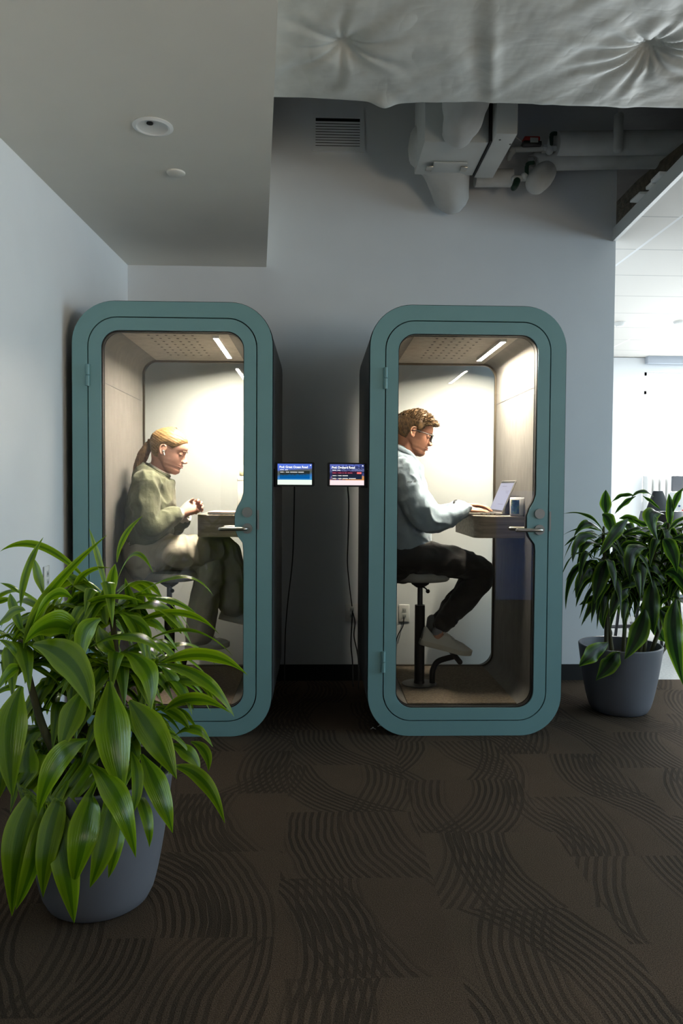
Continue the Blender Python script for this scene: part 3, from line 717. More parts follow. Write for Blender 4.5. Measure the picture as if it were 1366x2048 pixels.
# ---------------------------------------------------------------- booking tablets
def gradmat(name, stops, axis=2, noisy=0):
    m = bpy.data.materials.new(name); m.use_nodes = True; nt = m.node_tree; nt.nodes.remove(nt.nodes['Principled BSDF'])
    t = nt.nodes.new('ShaderNodeTexCoord'); sp = nt.nodes.new('ShaderNodeSeparateXYZ'); nt.links.new(t.outputs['Generated'], sp.inputs[0])
    n = nt.nodes.new('ShaderNodeTexNoise'); n.inputs['Scale'].default_value = 5 if noisy < .5 else 11; n.inputs['Detail'].default_value = 4; nt.links.new(t.outputs['Generated'], n.inputs['Vector'])
    f = mth(nt, 'ADD', mth(nt, 'MULTIPLY_ADD', sp.outputs[0], -.12, sp.outputs[2]), mth(nt, 'MULTIPLY', mth(nt, 'SUBTRACT', n.outputs['Fac'], .5), noisy))
    e = nt.nodes.new('ShaderNodeEmission'); e.inputs[1].default_value = 1.0
    nt.links.new(ramp(nt, f, [(p, lin(c)) for p, c in stops]), e.inputs[0]); nt.links.new(e.outputs[0], nt.nodes['Material Output'].inputs[0]); return m
M['text'] = emis('screen_white', (255, 255, 255), 1.15)
M['redtext'] = emis('screen_pink', (226, 96, 122), .9)
M['redtag'] = emis('screen_red', (255, 120, 116), 1.0)
def tablet(px, py, side, label, title, tw, bg, bar, panel, rows):
    c = at(px, py, .05); t = thing('tablet', label, 'tablet', c, 'booking tablets')
    w, h = .1015, .062
    b = nb(); slab(b, rrect(-w, w, -h, h, .008, 6), .0, .010); finish('case', b, M['black'], t, angle=30)
    sw, sh = .088, .0535
    b = nb(); box(b, -sw, sw, -.0008, -.0001, -sh, sh); s = finish('screen', b, bg, t, False)
    b = nb(); box(b, -sw, sw, -.0014, -.0009, -sh, -sh+.025); finish('status_bar', b, bar, s, False)
    b = nb(); box(b, -sw+.011, sw-.011, -.0014, -.0009, -sh+.03, sh-.036); finish('booking_panel', b, panel, s, False)
    mt = Matrix.Translation((-sw+.0095, -.0018, sh-.0215)) @ Matrix.Rotation(PI/2, 4, 'X')
    o = text_mesh(title, .0152, M['text'], 'title_text', s, mt, .0005)
    dx = max(v.co.x for v in o.data.vertices)-min(v.co.x for v in o.data.vertices)
    k = tw/dx; x0 = -sw+.0095
    for v in o.data.vertices: v.co.x = x0+(v.co.x-x0)*k
    b = nb()
    ball(b, V((sw-.007, -.001, sh-.007)), (.0032, .0006, .0032), 10); finish('status_icon', b, M['text'], s)
    def row(x, z, words, m, hgt=.0042):
        b = nb()
        for wd in words:
            n_ = int(wd/.0022)
            for q in range(n_):
                hh = hgt*(.75 if (q*7+int(x*9e3)) % 3 else 1.0); box(b, x+q*.0022, x+q*.0022+.0017, -.002, -.0015, z, z+hh)
            x += wd+.0035
        return finish('text_line', b, m, s, False)
    for x, z, words, m in rows: row(-sw+x, sh-z, words, M[m])
    if side > 0 and 'Orchard' in title:
        b = nb(); box(b, sw-.037, sw-.014, -.002, -.0015, sh-.049, sh-.040, .0); finish('status_tag', b, M['redtag'], s, False)
    # clamp bracket towards the booth
    d = -1 if side < 0 else 1
    b = nb(); xa, xb = sorted((d*(w-.03), d*(w+.017))); box(b, xa, xb, .0105, .03, -.066, .028, .003); finish('mount_bracket', b, M['black'], t)
    return t
sky = gradmat('seascape_screen', [(.18, (70, 150, 200)), (.34, (60, 120, 190)), (.5, (84, 96, 84)), (.63, (92, 96, 104)), (.72, (90, 120, 215)), (.95, (88, 120, 225))], noisy=.12)
city = gradmat('night_city_screen', [(.2, (214, 150, 90)), (.34, (70, 80, 140)), (.5, (24, 30, 62)), (.62, (110, 120, 170)), (.75, (26, 32, 74)), (.9, (96, 110, 190))], noisy=.9)
pan1 = gradmat('dusk_panel', [(.0, (6, 92, 170)), (.35, (14, 92, 150)), (.55, (44, 54, 56)), (.9, (40, 44, 34))], noisy=.5)
pan2 = gradmat('dark_panel', [(.0, (26, 40, 66)), (.5, (34, 40, 54)), (.9, (64, 24, 50))], noisy=.2)
tl = tablet(589.5, 948.5, -1, 'small black tablet on the left booth showing a green bar under a sea view', 'Pod: Great Ocean Road', .145, sky, emis('mint_bar', (238, 255, 240), 1.05), pan1,
    [(.013, .0325, (.022, .016), 'text'), (.014, .0445, (.018, .004, .018, .038, .03), 'text')])
tr = tablet(694, 949.5, 1, 'small black tablet on the right booth showing a pink bar under a night city', 'Pod: Orchard Road', .118, city, emis('blush_bar', (255, 232, 234), 1.05), pan2,
    [(.013, .0325, (.022, .016), 'text'), (.014, .0465, (.018, .004, .018, .008, .012, .026), 'redtext'), (.014, .0605, (.018, .004, .018, .03), 'text'), (.014, .0745, (.018, .004, .018, .03, .036), 'text')])
# ---------------------------------------------------------------- people
def lerp_tab(tab, z):
    if z <= tab[0][0]: return tab[0][1]
    for (a, va), (b_, vb) in zip(tab, tab[1:]):
        if z <= b_: t = (z-a)/(b_-a); t = t*t*(3-2*t)*.5+t*.5; return va+(vb-va)*t
    return tab[-1][1]
FRONT = [(0, .070), (.006, .078), (.014, .0865), (.024, .0895), (.034, .0845), (.041, .0885), (.048, .0935), (.0515, .088), (.055, .0935), (.062, .093), (.069, .0885), (.078, .086), (.095, .0835), (.112, .082), (.122, .087), (.131, .0935), (.145, .0945), (.160, .092), (.178, .082), (.196, .064), (.212, .04), (.223, .015), (.23, -.008)]
BACK = [(0, .030), (.006, .022), (.014, .012), (.03, -.002), (.045, -.018), (.06, -.045), (.075, -.066), (.095, -.084), (.12, -.096), (.145, -.1), (.165, -.098), (.185, -.086), (.203, -.066), (.217, -.042), (.226, -.022), (.23, -.012)]
WID = [(0, .020), (.006, .031), (.014, .041), (.03, .0525), (.05, .0595), (.075, .0645), (.1, .068), (.12, .0715), (.14, .0745), (.16, .0735), (.178, .068), (.195, .058), (.21, .043), (.221, .026), (.228, .012), (.23, .003)]
FRONTS = [(0, .066), (.006, .076), (.014, .082), (.03, .083), (.05, .084), (.07, .084), (.095, .083), (.112, .082), (.122, .086), (.131, .0915), (.145, .0945), (.160, .092), (.178, .082), (.196, .064), (.212, .04), (.223, .015), (.23, -.008)]
def head_ring(z, off=0, n=56):
    det = lerp_tab(FRONT, z)-lerp_tab(FRONTS, z)
    f, k, w = lerp_tab(FRONTS, z)+off, lerp_tab(BACK, z)-off, lerp_tab(WID, z)+off
    cx = max(.006, k+.012); r = []
    for i in range(n):
        a = 2*PI*i/n; c, s = math.cos(a), math.sin(a)
        ex = .86 if c > 0 else .95
        # jaw tapers to the front
        x = cx+((f-cx) if c > 0 else (cx-k))*math.copysign(abs(c)**ex, c)
        y = w*math.copysign(abs(s)**.92, s)*(1-(.42-.30*max(0, min(1, (z-.03)/.08)))*max(0, c)**1.6)
        if c > 0: x += det*math.exp(-(y/.026)**2)
        r.append(V((x, y, z)))
    return r
def build_head(bm, fem):
    zs = [.0005+.2290*i/70 for i in range(71)]
    rings = [head_ring(z) for z in zs]
    for r in rings:
        for p in r:      # eye sockets, cheeks
            for s in (-1, 1):
                d = V((p.y-s*.031, (p.z-.112)*1.25)); 
                if p.x > .03: p.x -= .011*math.exp(-(d.length/.015)**2)
                d = V((p.y-s*.040, p.z-.082)); 
                if p.x > .03: p.x += .004*math.exp(-(d.length/.02)**2)
            if p.x > .06: p.x -= .003*math.exp(-((p.z-.0515)/.002)**2)*math.exp(-(p.y/.024)**2)
    loft(bm, rings)
    # nose
    def nring(z, xb, xf, w): return [V((xb+(xf-xb)*max(0, math.cos(a))**1.0 if math.cos(a) > 0 else xb+.02*math.cos(a), w*math.sin(a), z)) for a in (2*PI*i/16 for i in range(16))]
    loft(bm, [nring(.126, .080, .0915, .006), nring(.115, .078, .0925, .0075), nring(.104, .078, .0985, .0085), nring(.094, .078, .105, .0105), nring(.086, .078, .1115, .0125), nring(.080, .078, .1140, .0140), nring(.0745, .078, .1125, .0145), nring(.0705, .078, .105, .013), nring(.068, .078, .094, .009)])
    for s in (-1, 1): ball(bm, V((.094, s*.0135, .0765)), (.0105, .0062, .0062), 12)
    # lips
    loft(bm, [[V((.080+(.0165 if abs(y) < .02 else .01)*math.cos(a)*(1-(y/.03)**2), y, zc+.0038*math.sin(a)*(1-(y/.03)**2)+.0002)) for a in (2*PI*i/10 for i in range(10))] for zc in (.0465,) for y in [-.024+.048*j/12 for j in range(13)]])
    loft(bm, [[V((.080+.0158*math.cos(a)*(1-(y/.03)**2), y, .0555+.0034*math.sin(a)*(1-(y/.03)**2))) for a in (2*PI*i/10 for i in range(10))] for y in [-.024+.048*j/12 for j in range(13)]])
    # eyelids over the lowered eyes
    for s in (-1, 1): ball(bm, V((.0705, s*.031, .112)), (.0125, .0145, .0115), 14)
    # ears
    for s in (-1, 1):
        pts = [(-.002, .100), (.003, .114), (.0, .127), (-.010, .134), (-.021, .129), (-.025, .115), (-.021, .098), (-.012, .086), (-.004, .084), (-.001, .092)]
        rim = [(V((x-.004, s*(.073+.010*(-(x)/.025 if x < 0 else 0)), z)), .0042) for x, z in pts]
        tube(bm, rim, 8, 4, hint=(0, 1, 0))
        ball(bm, V((-.013, s*.074, .108)), (.012, .0055, .021), 12)
        ball(bm, V((-.010, s*.0765, .088)), (.0065, .0045, .0075), 10)
HP = V((-.012, 0, .108))           # pivot: ear centre
def head_matrix(ear, pitch, scale, yaw=0):
    return Matrix.Translation(ear) @ Matrix.Rotation(yaw, 4, 'Z') @ Matrix.Rotation(pitch, 4, 'Y') @ Matrix.Scale(scale, 4) @ Matrix.Translation(-HP)
def hand(bm, w, f, thumb, nrm, curl=(.25, .3, .25), spread=.05, k=1.0, thumb_dir=(.75, .6, -.25), tcurl=.3, mcp=None):
    """w wrist, f forward, thumb side vector, nrm back-of-hand normal"""
    f = f.normalized(); n = (nrm-f*nrm.dot(f)).normalized(); s = n.cross(f)
    if s.dot(thumb) < 0: s = -s
    P = lambda a, b_, c: w+(f*a+s*b_+n*c)*k
    tube(bm, [(P(-.03, 0, 0), .027*k, .020*k), (P(0, 0, 0), .028*k, .0185*k), (P(.03, .002, .002), .035*k, .0165*k), (P(.065, .001, .003), .042*k, .0145*k), (P(.090, 0, .002), .041*k, .0115*k)], 18, 5, hint=s)
    for i, (sy, L, r, fx) in enumerate(((.031, .074, .0088, .088), (.0105, .083, .0092, .093), (-.0105, .077, .0088, .09), (-.030, .060, .0078, .082))):
        d = f; a = 0; p = P(fx-.015, sy*.95, .001); rows = [(p, r*1.05*k, r*1.05*k)]; p = P(fx, sy, .002); rows.append((p, r*1.06*k))
        for j, fr in enumerate((.46, .30, .24)):
            a += (curl[j]*(1+.06*i) if isinstance(curl[0], float) else curl[i][j])
            d = (f*math.cos(a)-n*math.sin(a)+s*spread*(1.5-i)*.6).normalized()
            p = p+d*(L*fr*k); rows.append((p, r*(.97, .88, .74)[j]*k))
        rows = [(q[0], q[1]) for q in rows]
        tube(bm, rows, 10, 4, hint=s)
    td = (f*thumb_dir[0]+s*thumb_dir[1]+n*thumb_dir[2]).normalized(); p = P(.018, .020, -.004); rows = [(p, .014*k)]
    for j, L in enumerate((.043, .033, .026)):
        p = p+td*(L*k); rows.append((p, (.0118, .0105, .0082)[j]*k)); td = (td+(f*.5-s*.35-n*.15)*tcurl).normalized()
    tube(bm, rows, 10, 4, hint=n)
def fold(fr, amp, seed=0, st=(1, 1, 1)):
    def fn(c):
        q = V((c.x*st[0], c.y*st[1], c.z*st[2]))*fr+V((seed, seed*2, 0)); v = noise.noise(q+V((noise.noise(q*.6)*.9,)*3))
        return amp*(1-2.2*abs(v))+amp*.35*noise.noise(q*2.7)
    return fn
def cap_hair(bm, mtx, keep, off, disp=None, n=96, nz=90):
    """scalp shell: outer skin where keep(p) holds"""
    zs = [.02+.2095*i/nz for i in range(nz+1)]; grid = []
    for z in zs: grid.append(head_ring(z, 0, n))
    inner = {}; 
    cen = V((-.005, 0, .12)); 
    def push(p, d): return p+(p-cen).normalized()*d
    top = V((-.01, 0, .2305))
    vo = [[None]*n for _ in zs]; vi = [[None]*n for _ in zs]
    fset = []
    for i in range(nz):
        for j in range(n):
            ps = [grid[i][j], grid[i][(j+1) % n], grid[i+1][(j+1) % n], grid[i+1][j]]
            c = sum(ps, V())/4
            if keep(c): fset.append((i, j))
    S_ = set(fset)
    def gv(t, i, j, d):
        if t[i][j] is None:
            p = grid[i][j]; k = d
            if d > 0:
                edge = min(1, .25+.75*max(0, keep(p, True))/.02)
                k = d*edge+(disp(p) if disp else 0)*edge
            t[i][j] = bm.verts.new(mtx @ push(p, k))
        return t[i][j]
    for i, j in fset:
        j2 = (j+1) % n
        bm.faces.new((gv(vo, i, j, off), gv(vo, i, j2, off), gv(vo, i+1, j2, off), gv(vo, i+1, j, off)))
        bm.faces.new((gv(vi, i+1, j, -.006), gv(vi, i+1, j2, -.006), gv(vi, i, j2, -.006), gv(vi, i, j, -.006)))
        for (a, b_, di, dj) in (((i, j), (i, j2), -1, 0), ((i+1, j2), (i+1, j), 1, 0), ((i, j2), (i+1, j2), 0, 1), ((i+1, j), (i, j), 0, -1)):
            nb_ = (i+di, (j+dj) % n)
            if nb_ not in S_:
                if i+di < nz: bm.faces.new((gv(vo, *a, off), gv(vi, *a, -.006), gv(vi, *b_, -.006), gv(vo, *b_, off)))
    for t in (vo, vi):
        if all(t[nz]): bm.faces.new(t[nz])
def shoe(parent, heel, toe, label_, up=(0, 0, 1), w=.047, hgt=.10, side=None, k=1):
    f = toe-heel; L = f.length; f.normalize(); u = V(up); u = (u-f*u.dot(f)).normalized(); s = u.cross(f)
    P = lambda x, y, z: heel+f*(x*L)+s*y+u*z
    prof = [(0, .55), (.04, .72), (.12, .80), (.3, .78), (.5, .84), (.68, 1.0), (.82, .96), (.93, .72), (.985, .42), (1.0, .2)]
    b = nb(); rings = []
    for x, ww in smooth_path(prof, 4):
        h = .026+.004*(1-x)+(.012*max(0, (x-.75)/.25)**2); ww = max(.03, ww)*w*1.06; z0 = .010*max(0, (x-.72)/.28)**2
        rings.append([P(x, ww*cy, z) for cy, z in ((-.92, z0), (.92, z0), (1, z0+.006), (1.0, h-.004), (.96, h), (-.96, h), (-1.0, h-.004), (-1, z0+.006))])
    loft(b, rings); sole = finish('sole', b, M['sole'], parent)
    hp = [(.015, .098), (.06, .102), (.12, .088), (.2, .075), (.3, .075), (.38, .088), (.45, .092), (.55, .080), (.68, .064), (.82, .054), (.93, .047), (.99, .036)]
    b = nb(); rings = []
    for x, h in smooth_path(hp, 4):
        h = h*k if h > .06 else h
        ww = lerp_tab(prof, x)*w*.97; r = []
        for a in (PI*i/14 for i in range(15)):
            c, sn = math.cos(a), math.sin(a); r.append(P(x+.004*noise.noise(V((x*9, a*2, 1))), ww*math.copysign(abs(c)**.75, c)*(1-.30*(sn if x < .6 else sn*.4)), .02+(h-.02)*abs(sn)**.72))
        rings.append(r)
    loft(b, rings); up_ = finish('sneaker', b, M['shoe'], parent); sole.parent = up_
    b = nb()
    for i in range(5):
        x = .43+.055*i; h = lerp_tab(hp, x)*k+.002
        tube(b, [(P(x, -.020, h-.010), .0028), (P(x+.012, 0, h+.001), .0032), (P(x, .020, h-.010), .0028)], 8, 4)
    for sg in (-1, 1): tube(b, [(P(.41, 0, .095*k), .003), (P(.40, sg*.018, .108*k), .003), (P(.38, sg*.032, .095*k), .003), (P(.42, sg*.02, .088*k), .003)], 8, 4)
    o = finish('laces', b, M['lace'], up_)
    return up_

# ------- woman
WP = thing('person', 'seated woman with blonde ponytail and olive sweater, hands clasped over the desk', 'person', (at(300, 1140, .45).x, .45, ZF), 'people in the booths')
def pfin(name, bm, m, root, **k):
    o = finish(name, bm, m, None, **k)
    for v in o.data.vertices: v.co -= root.location
    o.parent = root; return o
hmW = head_matrix(at(332, 901, .44), math.radians(17), 1.08)
body = nb(); build_head(body, True); body.transform(hmW)
NB = at(316, 948, .44)
tube(body, [(at(322, 905, .44), .05, .055), (at(321, 925, .44), .050, .052), (at(314, 945, .44), .053, .055), (at(303, 965, .44), .08, .06)], 24, 5)
tube(body, [(at(303, 960, .44), .13, .075), (at(300, 1000, .44), .14, .09), (at(296, 1050, .44), .12, .085), (at(293, 1095, .44), .14, .09)], 24, 5)
for sy, (sh, el, wr) in ((-1, (at(290, 968, .30), at(303, 1058, .27), at(362, 1027, .385))), (1, (at(303, 968, .60), at(318, 1056, .60), at(366, 1026, .475)))):
    tube(body, [(sh, .045), (sh.lerp(el, .5), .042), (el, .037), (el.lerp(wr, .5), .036), (wr, .025, .027)], 16, 5)
tube(body, [(at(292, 1105, .36), .075), (at(380, 1100, .42), .07), (at(452, 1098, .52), .05), (at(462, 1160, .56), .045), (at(466, 1228, .57), .03)], 16, 5)
tube(body, [(at(292, 1110, .54), .075), (at(370, 1118, .52), .065), (at(416, 1132, .48), .045), (at(412, 1200, .46), .042), (at(400, 1272, .45), .03)], 16, 5)
# clasped hands: near right hand over the left
w1_, w2_ = at(362, 1027, .385), at(366, 1026, .475)
f1 = at(400, 1003, .435)-w1_
hand(body, w1_, f1, V((0, .2, 1)), V((-.15, -1, .35)), curl=(.75, .85, .5), k=.93, thumb_dir=(.8, .45, -.35), tcurl=.2)
f2 = at(404, 1004, .445)-w2_
hand(body, w2_+V((.012, 0, .0)), f2, V((0, -.2, 1)), V((-.2, 1, .2)), curl=(.45, .6, .5), k=.95, thumb_dir=(.8, .4, -.3), tcurl=.2)
body = remesh(body, .0029, 3, .4)
pfin('body', body, M['skinw'], WP)
# eyes, brows, lips
def face_bits(root, mtx, lipmat, brow):
    for s in (-1, 1):
        b = nb(); tube(b, [(V((.0835-.010*abs(t), s*(.031+.013*t), .1072+.0016*(1-t*t)*-1)), .0013) for t in (-1, -.5, 0, .5, 1)], 6, 3); b.transform(mtx); pfin('eyelashes', b, M['iris'], root)
        b = nb(); tube(b, [(V((.0945-.012*t*t, s*(.016+.030*t), .1285+.004*math.sin(PI*t*.8))), .0017, .0034*(1-.6*t)) for t in (0, .35, .7, 1)], 8, 4, hint=(1, 0, 0)); b.transform(mtx); pfin('eyebrow', b, brow, root)
    b = nb()
    for zc, r in ((.0468, .0036), (.0552, .0030)): tube(b, [(V((.0945-.02*(y/.024)**2, y, zc)), r*(1-.6*abs(y)/.022)) for y in (-.020, -.012, 0, .012, .020)], 8, 4)
    b.transform(mtx); pfin('lips', b, lipmat, root)
face_bits(WP, hmW, M['lip'], M['brow'])
def keepW(p, dist=False):
    x = p.x
    # hairline height for a given x
    hl = lerp_tab([(-.12, .045), (-.06, .040), (-.035, .06), (-.026, .125), (-.004, .140), (.012, .136), (.03, .130), (.05, .148), (.07, .168), (.09, .182)], x)
    d = p.z-hl
    return d if dist else d > 0
b = nb(); cap_hair(b, hmW, keepW, .0075, lambda p: .0005*math.sin(p.z*520+p.x*150+5*noise.noise(p*14)))
hr = pfin('hair', b, M['hairw'], WP, angle=80)
b = nb()
tube(b, [(at(310, 884, .44), .03), (at(302, 888, .44), .021), (at(296, 893, .44), .030, .024), (at(287, 908, .44), .034, .028), (at(280, 928, .44), .036, .028), (at(275, 946, .435), .028, .022), (at(270, 965, .43), .012)], 40, 10)
wrinkle(b, lambda c: .0035*math.sin(math.atan2(c.y-.44, c.x+1.0)*22+c.z*30)+.004*noise.noise(c*40))
pfin('ponytail', b, M['hairp'], WP, angle=80)
b = nb(); rows = []
hc, hd = at(302.5, 887, .44), (at(296, 893, .44)-at(310, 884, .44)).normalized(); h1_ = hd.orthogonal().normalized(); h2_ = hd.cross(h1_)
tube(b, [(hc+(h1_*math.cos(a)+h2_*math.sin(a))*.022, .0085) for a in (2*PI*i/12 for i in range(13))], 10, 3, hint=hd)
wrinkle(b, lambda c: .003*noise.noise(c*90)); pfin('hair_tie', b, M['hairp'], WP)
b = nb(); e_ = hmW @ V((-.006, -.0795, .1035)); ball(b, e_, .0068, 12); tube(b, [(e_, .0034), (hmW @ V((.004, -.083, .086)), .0032)], 10, 2); pfin('earbud', b, M['white'], WP)
# sweater
b = nb()
tube(b, [(at(316, 940, .44), .085, .070), (at(309, 952, .44), .145, .105), (at(304, 985, .44), .185, .12), (at(303, 1015, .44), .19, .128), (at(300, 1045, .44), .185, .128), (at(299, 1066, .44), .18, .125), (at(296, 1083, .44), .165, .108)], 36, 6)
for (sh, e0, el, e1, wr, k) in ((at(293, 968, .30), at(292, 1015, .265), at(301, 1052, .262), at(322, 1046, .29), at(346, 1032, .335), 1), (at(305, 968, .59), at(310, 1015, .625), at(318, 1050, .61), at(345, 1050, .57), at(362, 1042, .52), 1)):
    tube(b, [(sh, .075), (e0, .070), (el, .068), (e1, .060), (wr, .050)], 22, 6)
b = remesh(b, .0042, 5, .5)
fw = fold(11, .010, 3.1, (1, 1, .75)); wrinkle(b, lambda c: fw(c)+.0045*math.sin(c.z*70+c.x*60+5*noise.noise(c*7))*max(0, noise.noise(c*4+V((5, 1, 0)))))
for _ in range(1): bmesh.ops.smooth_vert(b, verts=b.verts, factor=.4, use_axis_x=True, use_axis_y=True, use_axis_z=True)
# open the neckline: cut away above a tilted plane
pl, pn = at(322, 945, .44), (at(322, 930, .44)-at(310, 951, .44)).normalized()
pn = V((-.62, 0, 1)).normalized()*1
pl = at(319, 941.5, .44)
bmesh.ops.bisect_plane(b, geom=b.verts[:]+b.edges[:]+b.faces[:], plane_co=pl, plane_no=V((.50, 0, .866)), clear_outer=True)
swe = pfin('sweater', b, M['sweater'], WP, angle=80)
def loop_band(c, nrm, ra, rb, rad, wob=.0):
    nrm = nrm.normalized(); a = V((0, 1, 0)); a = (a-nrm*a.dot(nrm)).normalized(); k = nrm.cross(a)
    b = nb(); tube(b, [(c+a*(ra*math.cos(t))+k*(rb*math.sin(t)), rad) for t in (2*PI*i/24 for i in range(25))], 10, 3, hint=nrm, dome=False); return b
b = loop_band(at(318.5, 940, .44)+V((0, 0, -.004)), V((.50, 0, .866)), .066, .064, .008); pfin('sweater_collar', b, M['sweater'], WP)
b = loop_band(at(319, 939, .44)+V((.0, 0, .004)), V((.50, 0, .866)), .0625, .0615, .0042); pfin('shirt_collar', b, M['shirtw'], WP)
for cu, c0_ in (((at(343, 1034, .328), at(360, 1028, .375)), 1), ((at(360, 1043, .525), at(372, 1032, .49)), 2)):
    b = nb(); tube(b, [(cu[0], .045), (cu[0].lerp(cu[1], .5), .043), (cu[1], .036)], 20, 5, dome=False); wrinkle(b, lambda c: .004*noise.noise(c*45)); pfin('shirt_cuff', b, M['shirtw'], WP)
b = nb(); tube(b, [(at(302, 1078, .44), .150, .105), (at(299, 1090, .44), .165, .115), (at(299, 1098, .44), .16, .11)], 32, 5, dome=False); wrinkle(b, fold(22, .006, 2)); pfin('shirt_hem', b, M['shirtw'], WP)
# trousers
b = nb()
tube(b, [(at(293, 1086, .44), .14, .105), (at(291, 1102, .44), .175, .115), (at(291, 1120, .44), .18, .105), (at(292, 1130, .44), .16, .09)], 30, 5)
tube(b, [(at(288, 1107, .35), .095, .088), (at(330, 1103, .37), .095, .090), (at(385, 1102, .41), .090, .086), (at(430, 1098, .49), .080, .078), (at(452, 1104, .54), .074, .074), (at(461, 1135, .565), .080, .072), (at(465, 1170, .575), .092, .075), (at(467, 1204, .58), .10, .082)], 26, 6)
tube(b, [(at(292, 1112, .54), .095, .085), (at(350, 1116, .53), .09, .08), (at(400, 1122, .5), .082, .076), (at(421, 1132, .475), .08, .074), (at(417, 1165, .46), .088, .076), (at(409, 1205, .455), .092, .076), (at(401, 1245, .45), .098, .078), (at(398, 1264, .45), .10, .080)], 26, 6)
b = remesh(b, .0044, 5, .5)
ft = fold(11, .010, 7.7, (1, 1, .6)); wrinkle(b, lambda c: ft(c)+.0035*math.sin((c.x*.8-c.z)*75+4*noise.noise(c*6))*max(0, noise.noise(c*5+V((2, 8, 0)))))
bmesh.ops.smooth_vert(b, verts=b.verts, factor=.4, use_axis_x=True, use_axis_y=True, use_axis_z=True)
pfin('trousers', b, M['trousers'], WP, angle=80)
hl_, tl_ = at(372, 1294, .45), at(459, 1294, .45)
for nm, h_, t_ in (('l', at(371, 1296, .45), at(459, 1296, .45)), ('r', at(437, 1236, .57), at(521, 1256, .59))):
    o = shoe(WP, h_-WP.location, t_-WP.location, nm, w=.046, hgt=.09, k=.9)

# ------- man
MP = thing('person', 'seated man with short brown hair and glasses in pale blue hoodie typing on laptop', 'person', (at(805, 1140, .45).x, .45, ZF), 'people in the booths')
hmM = head_matrix(at(823.5, 866, .46), math.radians(17), 1.07)
body = nb(); build_head(body, False); body.transform(hmM)
tube(body, [(at(815, 872, .46), .056, .06), (at(812, 893, .46), .058, .060), (at(806, 915, .46), .063, .062), (at(798, 935, .46), .09, .07)], 24, 5)
tube(body, [(at(795, 930, .46), .16, .085), (at(792, 985, .46), .165, .1), (at(793, 1040, .46), .145, .1), (at(796, 1095, .46), .15, .1)], 24, 5)
shN, elN, wrN = at(803, 945, .275), at(858, 1040, .255), at(930, 1021, .345)
shF, elF, wrF = at(812, 945, .64), at(862, 1030, .68), at(926, 1013, .56)
for sh, el, wr in ((shN, elN, wrN), (shF, elF, wrF)):
    tube(body, [(sh, .05), (sh.lerp(el, .5), .048), (el, .042), (el.lerp(wr, .5), .040), (wr, .028, .030)], 16, 5)
for y0_, dx, y1_ in ((.36, 0, .40), (.55, -9, .52)):
    tube(body, [(at(805, 1112, y0_), .08), (at(890, 1122, y0_), .07), (at(955+dx, 1144, y0_+.02), .05), (at(931+dx, 1194, y0_+.02), .045), (at(888+dx, 1249, y1_), .034), (at(874+dx, 1272, y1_), .032)], 16, 5)
hand(body, wrN, at(968, 1025.5, .37)-wrN+V((0, 0, .010)), V((0, 1, 0)), V((.06, -.1, 1)), curl=((.22, .28, .2), (.18, .3, .2), (.2, .3, .2), (.2, .28, .2)), k=1.02, thumb_dir=(.75, .55, -.2))
hand(body, wrF, at(962, 1016, .53)-wrF+V((0, 0, .012)), V((0, -1, 0)), V((.06, .1, 1)), curl=(.22, .3, .2), k=1.0)
body = remesh(body, .0029, 3, .4); pfin('body', body, M['skinm'], MP)
face_bits(MP, hmM, M['lip'], M['brow'])
def keepM(p, dist=False):
    hl = lerp_tab([(-.12, .062), (-.06, .060), (-.04, .068), (-.030, .10), (-.024, .132), (-.006, .140), (.006, .116), (.02, .112), (.032, .135), (.045, .160), (.07, .172), (.09, .176)], p.x)
    d = p.z-hl; return d if dist else d > 0
b = nb()
def dM(p):
    t = max(0, min(1, (p.z-.13)/.07)); return .006*t+(.0006+.003*t)*noise.noise(p*55)
cap_hair(b, hmM, keepM, .009, dM)
rnd = random.Random(11)
for i in range(1100):
    z = .15+.079*rnd.random()**.8; a = rnd.uniform(-PI, PI)
    ring_ = head_ring(z, .010, 56); p = ring_[int((a/(2*PI)+1) % 1*56)]
    if not keepM(p) or (p.x < -.05 and rnd.random() < .6): continue
    if p.z < .17 and p.x < .03: continue
    o_ = (p-V((-.005, 0, .12))).normalized(); fwd = V((.55, rnd.uniform(-.4, .4), .25))
    L_ = rnd.uniform(.014, .030)*(1.15 if p.x > .03 else .8)
    d1 = (o_*.7+fwd*.7).normalized(); d2 = (o_*.15+fwd+V((0, 0, -.45 if p.x > .04 else -.1))).normalized()
    tube(b, [(hmM @ (p-o_*.006), .0042), (hmM @ (p+d1*L_*.5), .0036), (hmM @ (p+d1*L_*.6+d2*L_*.5), .0018)], 6, 2, dome=False)
pfin('hair', b, M['hairm'], MP, angle=80)

# glasses
gl = nb()
def gp(x, y, z): return hmM @ V((x, y, z))
for s in (-1, 1):
    pts = [(.100-.010*abs(yy)/.03, s*(.034+yy), zz) for yy, zz in ((-.024, .123), (0, .1245), (.024, .123), (.0265, .108), (.018, .092), (0, .089), (-.018, .093), (-.0245, .108), (-.024, .123))]
    tube(gl, [(gp(*q), .0024) for q in pts], 8, 4)
    tube(gl, [(gp(.091, s*.062, .121), .0028, .0022), (gp(.04, s*.077, .121), .0026, .002), (gp(-.005, s*.0785, .120), .0026, .002), (gp(-.022, s*.079, .112), .0024, .002)], 8, 5)
    tube(gl, [(gp(.0925, s*.056, .122), .003), (gp(.091, s*.063, .121), .003)], 8, 2)
tube(gl, [(gp(.1, -.012, .116), .0022), (gp(.1035, 0, .1175), .0022), (gp(.1, .012, .116), .0022)], 8, 4)
g_ = pfin('glasses', gl, M['black'], MP)
